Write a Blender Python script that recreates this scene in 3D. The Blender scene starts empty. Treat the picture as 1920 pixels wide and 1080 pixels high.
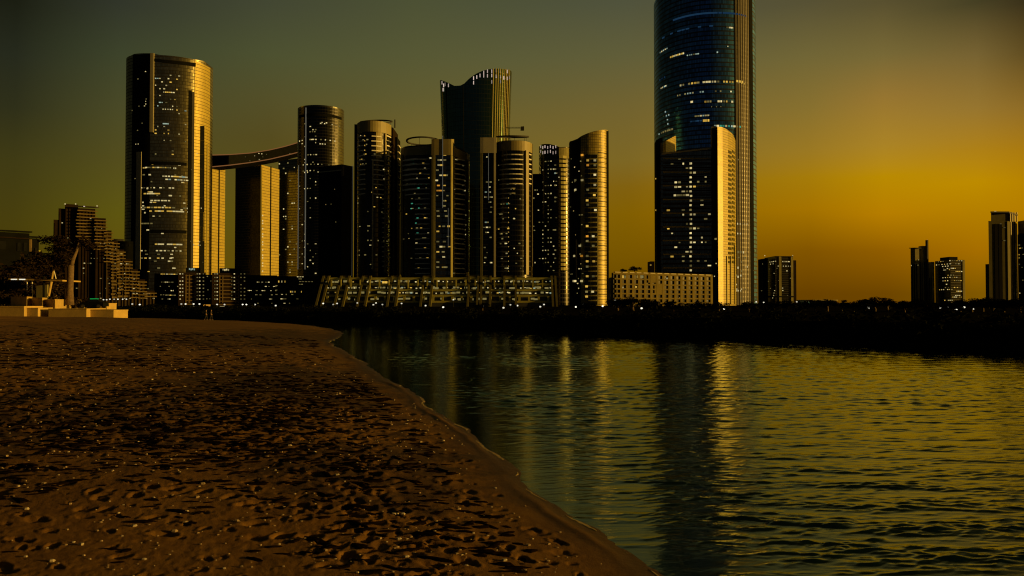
import bpy, bmesh, math, random
import numpy as np
from math import radians as R, sin, cos, pi, atan2, hypot
from mathutils import Vector

random.seed(7)
rng = np.random.default_rng(11)
sc = bpy.context.scene
COL = sc.collection
FPX = 26.0 / 36.0 * 1920.0
CAMZ = 3.2
HOR = 568.0
TH = math.atan((HOR - 540.0) / FPX)
CT, ST = cos(TH), sin(TH)
GZ = 1.2                                   # level of the far land

# ------------------------------------------------------------------ camera maths
def P(px, py, Y):
    a = (px - 960.0) / FPX; b = (540.0 - py) / FPX
    dy = CT - b * ST; dz = ST + b * CT
    t = Y / dy
    return Vector((a * t, Y, CAMZ + dz * t))

def proj(x, y, z):
    v = z - CAMZ
    f = y * CT + v * ST; u = -y * ST + v * CT
    return 960.0 + FPX * x / f, 540.0 - FPX * u / f

# ------------------------------------------------------------------ materials
def new_mat(name):
    m = bpy.data.materials.new(name); m.use_nodes = True
    nt = m.node_tree; nt.nodes.clear()
    out = nt.nodes.new('ShaderNodeOutputMaterial')
    return m, nt, out

class NB:
    """tiny node builder"""
    def __init__(s, nt): s.nt = nt
    def n(s, t, **kw):
        nd = s.nt.nodes.new(t)
        for k, v in kw.items(): setattr(nd, k, v)
        return nd
    def link(s, a, b): s.nt.links.new(a, b)
    def math(s, op, a, b=None, c=None, clamp=False):
        nd = s.n('ShaderNodeMath', operation=op); nd.use_clamp = clamp
        for i, v in enumerate((a, b, c)):
            if v is None: continue
            if isinstance(v, (int, float)): nd.inputs[i].default_value = v
            else: s.link(v, nd.inputs[i])
        return nd.outputs[0]
    def vmath(s, op, a, b=None, scale=None):
        nd = s.n('ShaderNodeVectorMath', operation=op)
        for i, v in enumerate((a, b)):
            if v is None: continue
            if isinstance(v, (tuple, list)): nd.inputs[i].default_value = v
            else: s.link(v, nd.inputs[i])
        if scale is not None: nd.inputs['Scale'].default_value = scale
        return nd.outputs[0]
    def mixc(s, fac, a, b, blend='MIX'):
        nd = s.n('ShaderNodeMix', data_type='RGBA', blend_type=blend)
        for i, v in ((0, fac), (6, a), (7, b)):
            if isinstance(v, (int, float)): nd.inputs[i].default_value = v
            elif isinstance(v, (tuple, list)): nd.inputs[i].default_value = (*v[:3], 1)
            else: s.link(v, nd.inputs[i])
        return nd.outputs[2]
    def ramp(s, fac, stops, interp='LINEAR'):
        nd = s.n('ShaderNodeValToRGB'); cr = nd.color_ramp; cr.interpolation = interp
        while len(cr.elements) < len(stops): cr.elements.new(0.5)
        for e, (p, c) in zip(cr.elements, stops):
            e.position = p; e.color = (*c, 1) if len(c) == 3 else c
        s.link(fac, nd.inputs[0]); return nd.outputs[0]
    def noise(s, vec, scale, detail=4, rough=0.55, out=0):
        nd = s.n('ShaderNodeTexNoise'); nd.inputs['Scale'].default_value = scale
        nd.inputs['Detail'].default_value = detail; nd.inputs['Roughness'].default_value = rough
        if vec is not None: s.link(vec, nd.inputs['Vector'])
        return nd.outputs[out]

def plain(name, col, rough=0.7, metal=0.0, var=0.25, scale=0.4, spec=0.5, bump=0.0):
    m, nt, out = new_mat(name); b = NB(nt)
    geo = b.n('ShaderNodeTexCoord').outputs['Object']
    nz = b.noise(geo, scale, 5)
    nz2 = b.noise(geo, scale * 9, 3)
    k = b.math('ADD', b.math('MULTIPLY', nz, 0.7), b.math('MULTIPLY', nz2, 0.3))
    c = b.ramp(k, [(0.3, tuple(x * (1 - var) for x in col)), (0.7, tuple(min(1, x * (1 + var)) for x in col))])
    p = b.n('ShaderNodeBsdfPrincipled')
    b.link(c, p.inputs['Base Color'])
    p.inputs['Roughness'].default_value = rough; p.inputs['Metallic'].default_value = metal
    p.inputs['Specular IOR Level'].default_value = spec
    if bump:
        bp = b.n('ShaderNodeBump'); bp.inputs['Strength'].default_value = bump; bp.inputs['Distance'].default_value = 0.05
        b.link(nz2, bp.inputs['Height']); b.link(bp.outputs[0], p.inputs['Normal'])
    b.link(p.outputs[0], out.inputs[0])
    return m

def glass(name, tint, fh=3.8, pw=1.6, rough=0.12, mull=0.10, sp=0.22, spcol=(0.02, 0.02, 0.018), tilt=0.03, metal=1.0, var=0.45, spmetal=0.0, sprough=0.4):
    """curtain wall: panes with a little tilt and tint each, spandrels and mullions between them"""
    m, nt, out = new_mat(name); b = NB(nt)
    uv = b.n('ShaderNodeUVMap').outputs[0]
    sx = b.n('ShaderNodeSeparateXYZ'); b.link(uv, sx.inputs[0])
    u = b.math('DIVIDE', sx.outputs[0], pw); v = b.math('DIVIDE', sx.outputs[1], fh)
    fu = b.math('FRACT', u); fv = b.math('FRACT', v)
    iu = b.math('FLOOR', u); iv = b.math('FLOOR', v)
    mk = b.math('MAXIMUM', b.math('LESS_THAN', fu, mull), b.math('LESS_THAN', fv, sp))
    cb = b.n('ShaderNodeCombineXYZ'); b.link(iu, cb.inputs[0]); b.link(iv, cb.inputs[1])
    wn = b.n('ShaderNodeTexWhiteNoise', noise_dimensions='3D'); b.link(cb.outputs[0], wn.inputs['Vector'])
    # storeys differ a little as a whole too
    wf = b.n('ShaderNodeTexWhiteNoise', noise_dimensions='1D'); b.link(iv, wf.inputs['W'])
    k = b.math('ADD', b.math('MULTIPLY', wn.outputs['Value'], var), b.math('MULTIPLY', wf.outputs['Value'], var * 0.6))
    k = b.math('ADD', k, 1.0 - var * 0.8)
    tc = b.vmath('SCALE', b.n('ShaderNodeRGB').outputs[0])
    tc.node.inputs[0].links[0].from_node.outputs[0].default_value = (*tint, 1)
    b.link(k, tc.node.inputs['Scale'])
    nrm = b.n('ShaderNodeNewGeometry').outputs['Normal']
    off = b.vmath('SCALE', b.vmath('SUBTRACT', wn.outputs['Color'], (0.5, 0.5, 0.5)), scale=tilt)
    nn = b.vmath('NORMALIZE', b.vmath('ADD', nrm, off))
    p = b.n('ShaderNodeBsdfPrincipled'); b.link(tc, p.inputs['Base Color'])
    p.inputs['Metallic'].default_value = metal; p.inputs['Roughness'].default_value = rough
    b.link(nn, p.inputs['Normal'])
    q = b.n('ShaderNodeBsdfPrincipled'); q.inputs['Base Color'].default_value = (*spcol, 1)
    q.inputs['Roughness'].default_value = sprough; q.inputs['Metallic'].default_value = spmetal
    mx = b.n('ShaderNodeMixShader'); b.link(mk, mx.inputs[0]); b.link(p.outputs[0], mx.inputs[1]); b.link(q.outputs[0], mx.inputs[2])
    b.link(mx.outputs[0], out.inputs[0])
    return m

def emit(name, col, s=1.0):
    m, nt, out = new_mat(name); b = NB(nt)
    e = b.n('ShaderNodeEmission')
    inf = b.n('ShaderNodeObjectInfo').outputs['Random']
    k = b.math('ADD', b.math('MULTIPLY', inf, s * 0.9), s * 0.35)
    e.inputs[0].default_value = (*col, 1); b.link(b.math('MULTIPLY', k, 0.72), e.inputs[1])
    b.link(e.outputs[0], out.inputs[0])
    try: m.cycles.emission_sampling = 'NONE'
    except Exception: pass
    return m

M = {}
M['conc'] = plain('tan_cladding', (0.30, 0.26, 0.10), 0.55, var=0.15, scale=0.1)
M['gold'] = plain('gold_render', (0.80, 0.60, 0.20), 0.6, var=0.15, scale=0.1)
M['grey'] = plain('grey_cladding', (0.42, 0.40, 0.28), 0.5, var=0.15, scale=0.1)
M['balc'] = plain('terrace_render', (0.19, 0.145, 0.055), 0.8, var=0.35, scale=0.3, spec=0.1)
M['balcD'] = plain('terrace_render_dark', (0.07, 0.05, 0.02), 0.8, var=0.35, scale=0.3, spec=0.1)
M['podium'] = plain('podium_render', (0.17, 0.135, 0.03), 0.8, var=0.25, scale=0.15, spec=0.1)
M['white'] = plain('white_balcony_paint', (0.85, 0.84, 0.74), 0.6, var=0.1, scale=0.3)
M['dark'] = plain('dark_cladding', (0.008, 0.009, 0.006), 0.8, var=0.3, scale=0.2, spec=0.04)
M['brown'] = plain('brown_render', (0.022, 0.014, 0.005), 0.8, var=0.35, scale=0.15, spec=0.05)
M['apart'] = plain('apartment_render', (0.16, 0.115, 0.05), 0.8, var=0.35, scale=0.2, spec=0.2)
M['metal'] = plain('fin_metal', (0.08, 0.073, 0.05), 0.6, metal=0.2, var=0.1)
M['goldmetal'] = plain('warm_fin_metal', (0.36, 0.33, 0.11), 0.5, metal=0.3, var=0.1)
M['podwall'] = plain('yellow_green_render', (0.42, 0.40, 0.10), 0.8, var=0.3, scale=0.3, spec=0.1)
M['oliveD'] = plain('dark_olive_render', (0.12, 0.11, 0.032), 0.8, var=0.25, scale=0.2, spec=0.1)
M['olive'] = plain('olive_render', (0.26, 0.24, 0.085), 0.75, var=0.25, scale=0.2, spec=0.2)
M['stone'] = plain('wall_stone', (0.52, 0.37, 0.10), 0.8, var=0.22, scale=0.8, bump=0.3)
M['roof'] = plain('roof_felt', (0.03, 0.03, 0.027), 0.8)
M['bark'] = plain('bark', (0.15, 0.10, 0.05), 0.9, scale=3, var=0.5, bump=0.6)
M['leaf'] = plain('leaf', (0.007, 0.008, 0.003), 0.8, scale=0.6, var=0.5, spec=0.0)
M['leafdry'] = plain('leaf_brown', (0.022, 0.015, 0.006), 0.8, scale=0.6, var=0.5, spec=0.0)
M['darkglass'] = plain('dark_window_glass', (0.012, 0.013, 0.011), 0.1, var=0.3)
M['shell'] = plain('shell', (0.46, 0.40, 0.29), 0.5, scale=8, var=0.35)
M['pebble'] = plain('pebble', (0.33, 0.25, 0.15), 0.7, scale=6, var=0.5)
M['skin'] = plain('skin', (0.35, 0.2, 0.12), 0.6)
M['cloth'] = plain('dark_cloth', (0.02, 0.02, 0.022), 0.9)
M['hair'] = plain('hair', (0.012, 0.009, 0.006), 0.7)
M['pale'] = plain('pale_shoe', (0.25, 0.22, 0.17), 0.7)
M['g_gold'] = glass('sunset_gold_curtain_wall', (0.52, 0.42, 0.07), 3.9, 1.5, 0.5, 0.12, 0.18, spcol=(0.16, 0.13, 0.03), spmetal=0.2, sprough=0.6, metal=0.2, var=0.22)  # gold of the low sun put into the wall colour
M['g_bronze'] = glass('bronze_glass_wall', (0.42, 0.39, 0.22), 3.9, 1.5, 0.30, 0.10, 0.20, spcol=(0.05, 0.045, 0.025), spmetal=0.5, sprough=0.5, metal=0.96, var=0.5)
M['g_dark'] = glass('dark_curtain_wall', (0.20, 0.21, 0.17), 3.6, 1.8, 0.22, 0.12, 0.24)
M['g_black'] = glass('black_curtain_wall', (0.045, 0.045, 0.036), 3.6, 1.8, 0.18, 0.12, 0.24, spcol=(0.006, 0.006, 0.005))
M['g_green'] = glass('green_curtain_wall', (0.09, 0.17, 0.12), 3.9, 2.4, 0.10, 0.08, 0.08, spcol=(0.012, 0.02, 0.014), tilt=0.008, var=0.2)
M['g_blue'] = glass('blue_curtain_wall', (0.09, 0.30, 0.75), 4.1, 1.5, 0.32, 0.14, 0.30, spcol=(0.008, 0.016, 0.03), tilt=0.016, var=0.75)
M['g_corner'] = glass('brown_corner_glazing', (0.040, 0.036, 0.028), 4.1, 1.8, 0.55, 0.16, 0.34, spcol=(0.015, 0.013, 0.010), tilt=0.02, var=0.6, metal=0.3)
M['g_gridgold'] = glass('grid_panel_wall', (0.47, 0.38, 0.07), 1.9, 1.5, 0.5, 0.18, 0.18, spcol=(0.12, 0.095, 0.03), tilt=0.03, metal=0.2, var=0.25)
M['w'] = emit('window_white', (0.95, 0.76, 0.33), 1.0)
M['y'] = emit('window_yellow', (1.0, 0.60, 0.09), 0.9)
M['b'] = emit('window_cool', (0.62, 0.80, 0.62), 0.7)
M['g'] = emit('window_green', (0.10, 0.62, 0.38), 0.7)
M['o'] = emit('window_orange', (1.0, 0.42, 0.04), 0.8)
M['d'] = emit('window_dim', (0.66, 0.52, 0.17), 0.36)
M['bl'] = emit('window_blue', (0.06, 0.20, 0.42), 0.22)
M['p'] = emit('slit_pink', (0.95, 0.72, 0.60), 0.85)
M['trim'] = emit('roof_edge_light', (0.80, 0.33, 0.10), 0.8)
M['line'] = emit('facade_line_glow', (0.50, 0.46, 0.34), 0.32)  # faint glow, also put into mullions and edge strips that are no lamps
M['greenlamp'] = emit('green_lamp', (0.02, 0.75, 0.12), 0.9)
M['lampw'] = emit('lamp_white', (1.0, 0.93, 0.72), 1.6)
M['yellowpanel'] = emit('yellow_panel_light', (0.9, 0.52, 0.02), 0.7)

# ------------------------------------------------------------------ object helpers
def link(o, parent=None):
    COL.objects.link(o)
    if parent is not None: o.parent = parent
    return o

def tag(o, label=None, cat=None, group=None, kind=None):
    if label: o['label'] = label
    if cat: o['category'] = cat
    if group: o['group'] = group
    if kind: o['kind'] = kind
    return o

def empty(name, loc, label, cat, group=None):
    o = bpy.data.objects.new(name, None); o.location = loc
    o.empty_display_size = 2
    link(o); tag(o, label, cat, group); return o

def mesh_obj(name, verts, faces, mat, parent=None, base=(0, 0, 0), uvs=None, smooth=False):
    me = bpy.data.meshes.new(name)
    bx, by, bz = base
    me.from_pydata([(v[0] - bx, v[1] - by, v[2] - bz) for v in verts], [], faces)
    if uvs is not None:
        uvl = me.uv_layers.new(name='UVMap')
        flat = [c for f in uvs for uv in f for c in uv]
        uvl.data.foreach_set('uv', flat)
    me.materials.append(mat)
    if smooth: me.polygons.foreach_set('use_smooth', [True] * len(me.polygons))
    me.update()
    o = bpy.data.objects.new(name, me)
    return link(o, parent)

class MB:
    """collects shapes into one mesh (one part)"""
    def __init__(s): s.v = []; s.f = []
    def add(s, vs, fs):
        k = len(s.v); s.v += [tuple(v) for v in vs]; s.f += [tuple(i + k for i in f) for f in fs]
    def box(s, x0, x1, y0, y1, z0, z1):
        s.add([(x0, y0, z0), (x1, y0, z0), (x1, y1, z0), (x0, y1, z0), (x0, y0, z1), (x1, y0, z1), (x1, y1, z1), (x0, y1, z1)],
              [(3, 2, 1, 0), (4, 5, 6, 7), (0, 1, 5, 4), (1, 2, 6, 5), (2, 3, 7, 6), (3, 0, 4, 7)])
    def hexa(s, bot, top):
        s.add(list(bot) + list(top), [(3, 2, 1, 0), (4, 5, 6, 7), (0, 1, 5, 4), (1, 2, 6, 5), (2, 3, 7, 6), (3, 0, 4, 7)])
    def tube(s, pts, radii, n=8, caps=True):
        pts = [Vector(p) for p in pts]; k0 = len(s.v); N = len(pts)
        if isinstance(radii, (int, float)): radii = [radii] * N
        for i, p in enumerate(pts):
            t = (pts[min(i + 1, N - 1)] - pts[max(i - 1, 0)]).normalized()
            a = t.cross(Vector((0, 0, 1)) if abs(t.z) < 0.9 else Vector((1, 0, 0))).normalized(); b = t.cross(a)
            for j in range(n):
                an = 2 * pi * j / n
                s.v.append(tuple(p + (a * cos(an) + b * sin(an)) * radii[i]))
        for i in range(N - 1):
            for j in range(n):
                s.f.append((k0 + i * n + j, k0 + i * n + (j + 1) % n, k0 + (i + 1) * n + (j + 1) % n, k0 + (i + 1) * n + j))
        if caps:
            s.f.append(tuple(k0 + j for j in range(n))[::-1]); s.f.append(tuple(k0 + (N - 1) * n + j for j in range(n)))
    def build(s, name, mat, parent=None, base=(0, 0, 0), smooth=False):
        return mesh_obj(name, s.v, s.f, mat, parent, base, smooth=smooth)

UNIT = {}
def unit_box(matkey):
    """shared thin pane with a chamfered face, used by every lit window of one colour"""
    if matkey not in UNIT:
        me = bpy.data.meshes.new('window_pane_' + matkey)
        h = 0.5; c = 0.46
        vs = [(-h, h, -h), (h, h, -h), (h, h, h), (-h, h, h), (-h, -.3, -h), (h, -.3, -h), (h, -.3, h), (-h, -.3, h), (-c, -h, -c), (c, -h, -c), (c, -h, c), (-c, -h, c)]
        fs = [(0, 1, 2, 3), (4, 5, 1, 0), (5, 6, 2, 1), (6, 7, 3, 2), (7, 4, 0, 3), (8, 9, 5, 4), (9, 10, 6, 5), (10, 11, 7, 6), (11, 8, 4, 7), (11, 10, 9, 8)]
        me.from_pydata(vs, [], fs); me.materials.append(M[matkey]); UNIT[matkey] = me
    return UNIT[matkey]

def dens(pts, step=1.5):
    out = []
    n = len(pts)
    for i in range(n):
        a = np.array(pts[i]); c = np.array(pts[(i + 1) % n]); L = np.linalg.norm(c - a)
        k = max(1, int(L / step))
        for j in range(k): out.append(a + (c - a) * j / k)
    return np.array(out)

def ellipse(px0, px1, Y, b, py=400, n=96, e=2.0):
    x0 = P(px0, py, Y).x; x1 = P(px1, py, Y).x
    cx, a = (x0 + x1) / 2, (x1 - x0) / 2
    t = np.linspace(0, 2 * pi, n, endpoint=False)
    c, s = np.cos(t), np.sin(t)
    return np.stack([cx + a * np.sign(c) * np.abs(c) ** (2 / e), Y + b * np.sign(s) * np.abs(s) ** (2 / e)], 1)

def box3(pA, YA, pB, YB, pC, YC, py=450):
    A, B, C_ = (np.array(P(p, py, y))[:2] for p, y in ((pA, YA), (pB, YB), (pC, YC)))
    D = A + C_ - B
    pts = [A, B, C_, D]
    ar = sum(pts[i][0] * pts[(i + 1) % 4][1] - pts[(i + 1) % 4][0] * pts[i][1] for i in range(4))
    if ar < 0: pts = pts[::-1]
    return dens(pts)

def fbox(px0, px1, Y, depth, py=450, round_=0):
    """box with its front square to the view's axis"""
    if round_ == 'face':
        A, B = np.array(P(px0, py, Y))[:2], np.array(P(px1, py, Y))[:2]
        d = (A + B) / np.linalg.norm(A + B); pr = np.array((d[1], -d[0])); c = (A + B) / 2
        A = A * (c @ d) / (A @ d); B = B * (c @ d) / (B @ d)
        return dens([tuple(A), tuple(B), tuple(B + d * depth), tuple(A + d * depth)])
    off = max(px0 - 960, 960 - px1, 0)
    if off: depth = min(depth, (px1 - px0) * .5 / off * Y)
    x0, x1 = P(px0, py, Y + (depth if px0 > 960 else 0)).x, P(px1, py, Y + (depth if px1 < 960 else 0)).x
    k = (x1 - x0) * .18 if px0 > 1400 else 0
    return dens([(x0, Y), (x1, Y + k), (x1, Y + depth + k), (x0, Y + depth)])

class Vol:
    """one volume of a building: plan outline, level base, top edge that may slope"""
    def __init__(s, plan, fh=3.6):
        s.plan = np.asarray(plan); s.fh = fh
        s.c = s.plan.mean(0)
        n = len(s.plan)
        d = np.roll(s.plan, -1, 0) - np.roll(s.plan, 1, 0)
        nr = np.stack([d[:, 1], -d[:, 0]], 1); nr /= np.linalg.norm(nr, axis=1)[:, None] + 1e-9
        s.nr = nr
        vis = (nr * (-s.plan)).sum(1) > 0.03 * np.linalg.norm(s.plan, axis=1)
        pts = s.plan[vis]
        px = np.array([960 + FPX * p[0] / p[1] for p in pts])
        o = np.argsort(px); s.fpx = px[o]; s.fp = pts[o]; s.fn = nr[vis][o]
    def front(s, px, z=40):
        # px seen at height z -> plan coordinate seen at the horizon
        y0 = s.fp[len(s.fp) // 2][1]
        v = z - CAMZ
        q = 960 + (px - 960) * (y0 * CT + v * ST) / (y0 * CT) * 1.0
        q = min(max(q, s.fpx[0]), s.fpx[-1])
        x = np.interp(q, s.fpx, s.fp[:, 0]); y = np.interp(q, s.fpx, s.fp[:, 1])
        nx = np.interp(q, s.fpx, s.fn[:, 0]); ny = np.interp(q, s.fpx, s.fn[:, 1])
        l = hypot(nx, ny) or 1
        return x, y, nx / l, ny / l
    def at(s, px, py):
        """point on the face seen at a pixel"""
        z = P(px, py, s.fp[len(s.fp) // 2][1]).z
        for _ in range(3):
            x, y, nx, ny = s.front(px, z); z = P(px, py, y).z
        return x, y, z, nx, ny
    def top_from(s, pts):
        X, Z = [], []
        for px, py in pts:
            x, y, z, nx, ny = s.at(px, py); X.append(x); Z.append(z)
        o = np.argsort(X); X = np.array(X)[o]; Z = np.array(Z)[o]
        return lambda x, y: float(np.interp(x, X, Z))

def build_vol(T, name, vol, top, mat, z0=0.4, roofmat=None, rings=None, roofname='roof', parapet=0.0):
    """wall ring with UVs in metres + roof; top: z value or function(x, y)"""
    pl = vol.plan; n = len(pl)
    tf = top if callable(top) else (lambda x, y: top)
    arc = np.concatenate([[0], np.cumsum(np.linalg.norm(np.roll(pl, -1, 0) - pl, axis=1))])
    levels = rings or [(0.0, 1.0), (1.0, 1.0)]
    V, F, U = [], [], []
    for fr, s_ in levels:
        for p in pl:
            q = vol.c + (p - vol.c) * s_
            zt = tf(*p)
            V.append((q[0], q[1], z0 + (zt - z0) * fr))
    for k in range(len(levels) - 1):
        for i in range(n):
            j = (i + 1) % n
            ids = (k * n + i, k * n + j, (k + 1) * n + j, (k + 1) * n + i)
            F.append(ids)
            U.append([(arc[i], V[ids[0]][2]), (arc[i + 1], V[ids[1]][2]), (arc[i + 1], V[ids[2]][2]), (arc[i], V[ids[3]][2])])
    w = mesh_obj(name, V, F, mat, T.root, T.base, U)
    # roof: strips across, so a sloping top edge is followed
    rv = [(x, y, z - parapet) for x, y, z in V[-n:]]
    half = n // 2
    RF = []
    o = int(np.argmin(pl[:, 0]))
    idx = [(o + i) % n for i in range(n)]
    a = 0; b = n
    lo, hi = 0, n - 1
    while hi - lo > 1:
        if hi - lo == 2: RF.append((idx[lo], idx[lo + 1], idx[hi])); break
        RF.append((idx[lo], idx[lo + 1], idx[hi - 1], idx[hi])); lo += 1; hi -= 1
    mesh_obj(roofname, rv, RF, roofmat or M['roof'], T.root, T.base)
    return w

def strip(T, name, vol, px0, px1, py0, py1, mat, off=0.4, inn=0.3, level=False, n=None):
    """a shallow solid that follows a stretch of the face: fin, band, balcony, panel; py0/py1 top and bottom (number or pair)"""
    n = n or max(2, int(abs(px1 - px0) / 5) + 2)
    a = py0 if isinstance(py0, tuple) else (py0, py0)
    b = py1 if isinstance(py1, tuple) else (py1, py1)
    pm = (px0 + px1) / 2
    if level:
        zt = vol.at(pm, a[0])[2]; zb = vol.at(pm, b[0])[2]
    V, F = [], []
    for i in range(n):
        t = i / (n - 1); px = px0 + (px1 - px0) * t
        ya = a[0] + (a[1] - a[0]) * t; yb = b[0] + (b[1] - b[0]) * t
        x, y, z1, nx, ny = vol.at(px, ya); x2, y2, z2, _, _ = vol.at(px, yb)
        x3, y3, _, nx, ny = vol.at(px, (ya + yb) / 2)
        if level: z1, z2 = zt, zb
        V += [(x3 + nx * off, y3 + ny * off, z2), (x3 + nx * off, y3 + ny * off, z1), (x3 - nx * inn, y3 - ny * inn, z1), (x3 - nx * inn, y3 - ny * inn, z2)]
    for i in range(n - 1):
        k = 4 * i
        for j in range(4):
            F.append((k + j, k + 4 + j, k + 4 + (j + 1) % 4, k + (j + 1) % 4))
    F.append((0, 1, 2, 3)); k = 4 * (n - 1); F.append((k + 3, k + 2, k + 1, k))
    arc = [0.0]
    for i in range(1, n): arc.append(arc[-1] + hypot(V[4 * i][0] - V[4 * i - 4][0], V[4 * i][1] - V[4 * i - 4][1]))
    return mesh_obj(name, V, F, mat, T.root, T.base, [[(arc[i // 4], V[i][2]) for i in f] for f in F])

class Tower:
    def __init__(s, name, label, cat, px, Y, group=None):
        p = P(px, HOR, Y)
        s.base = (p.x, Y, GZ)
        s.root = empty(name, s.base, label, cat, group)
        s.nw = 0; s.over = []
    def lit(s, vol, px, py, w=3.0, h=2.2, c='w', z=None, snap=True, off=0.12, name='window'):
        x, y, zz, nx, ny = vol.at(px, py)
        if z is None:
            z = zz
            if snap: z = (math.floor((z - GZ) / vol.fh) + 0.55) * vol.fh + GZ
        phi = atan2(nx, -ny)
        if s.nw >= 100:
            s.over.append((x, y, z, phi, w * y / FPX, h * y / FPX, c)); return
        s.nw += 1
        o = bpy.data.objects.new(name, unit_box(c)); link(o, s.root)
        o.location = (x + nx * off - s.base[0], y + ny * off - s.base[1], z - s.base[2])
        o.rotation_euler = (0, 0, phi); o.scale = (w * .86 * y / FPX, 0.5, h * .86 * y / FPX)
        return o
    def row(s, vol, py, px0, px1, n, w=3, h=2, c='w', ref=None, jit=0.35, drop=0.0):
        z = vol.at(ref if ref is not None else (px0 + px1) / 2, py)[2]
        for i in range(n):
            if random.random() < drop: continue
            px = px0 + (px1 - px0) * (i + 0.5) / n + random.uniform(-jit, jit)
            cc = random.choice(c) if isinstance(c, (list, tuple)) else c
            # the row is level: look up the point again at its own height
            x, y, _, _, _ = vol.front(px, z) + (0,)
            s.lit(vol, px, proj(x, y, z)[1], w * random.uniform(0.7, 1.25), h, cc, z=z)
    def scatter(s, vol, px0, px1, py0, py1, n, w=3, h=2.2, c='w', grid=None):
        for _ in range(n):
            px = random.uniform(px0, px1); py = random.uniform(py0, py1)
            if grid: px = px0 + round((px - px0) / grid) * grid
            cc = random.choice(c) if isinstance(c, (list, tuple)) else c
            s.lit(vol, px, py, w * random.uniform(0.6, 1.4), h * random.uniform(0.7, 1.2), cc)
    def finish(s):
        if s.over:
            mb = MB()
            for x, y, z, phi, w, h, c in s.over:
                cx, sx = cos(phi), sin(phi)
                vs = []
                for a, d in ((-1, .1), (1, .1), (1, -.35), (-1, -.35)):
                    vs.append((x + cx * a * w / 2 - sx * d, y + sx * a * w / 2 + cx * d))
                mb.hexa([(q[0], q[1], z - h / 2) for q in (vs[3], vs[2], vs[1], vs[0])], [(q[0], q[1], z + h / 2) for q in (vs[3], vs[2], vs[1], vs[0])])
            keys = sorted({q[6] for q in s.over})
            o = mb.build('window', M[keys[0]], s.root, s.base); o['kind'] = 'stuff'
            for k in keys[1:]: o.data.materials.append(M[k])
            for i, q in enumerate(s.over):
                for f in range(6): o.data.polygons[6 * i + f].material_index = keys.index(q[6])

def pipe(T, name, pts, r, mat, n=8, closed=False):
    mb = MB(); mb.tube(pts + ([pts[0]] if closed else []), r, n); return mb.build(name, mat, T.root, T.base, smooth=True)

def ring_crown(T, px0, px1, py_lo, py_hi, Y, b, mat, tilt_side=1, thick=0.9, a0=0, a1=360):
    """tilted roof ring on thin posts"""
    xl, xr = P(px0, py_lo, Y).x, P(px1, py_lo, Y).x
    cx, a = (xl + xr) / 2, (xr - xl) / 2
    zl = P(px0, py_lo, Y).z; zh = P(px0, py_hi, Y).z
    mb = MB(); N = 48; pts = []
    for i in range(N + 1):
        t = R(a0 + (a1 - a0) * i / N)
        x = cx + a * cos(t); y = Y + b * sin(t)
        k = 0.5 + 0.5 * tilt_side * sin(t)                   # high towards the back or front
        pts.append((x, y, zl + (zh - zl) * k))
    # flat band section
    V, F = [], []
    for i, p in enumerate(pts):
        t = R(a0 + (a1 - a0) * i / N); ox, oy = cos(t) * 1.1, sin(t) * 1.1
        V += [(p[0], p[1], p[2]), (p[0] + ox, p[1] + oy, p[2]), (p[0] + ox, p[1] + oy, p[2] + thick), (p[0], p[1], p[2] + thick)]
    for i in range(N):
        for j in range(4): F.append((4 * i + j, 4 * i + 4 + j, 4 * i + 4 + (j + 1) % 4, 4 * i + (j + 1) % 4))
    mesh_obj('crown_ring', V, F, mat, T.root, T.base)
    for i in range(3, N, 8):
        p = pts[i]
        pb = MB(); pb.tube([(p[0], p[1], zl - 6), (p[0], p[1], p[2] + 0.1)], 0.14, 6); pb.build('crown_post', mat, T.root, T.base)

exec_parts = []
# ================================================================== towers
BW = ['w', 'w', 'w', 'y', 'b']

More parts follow.
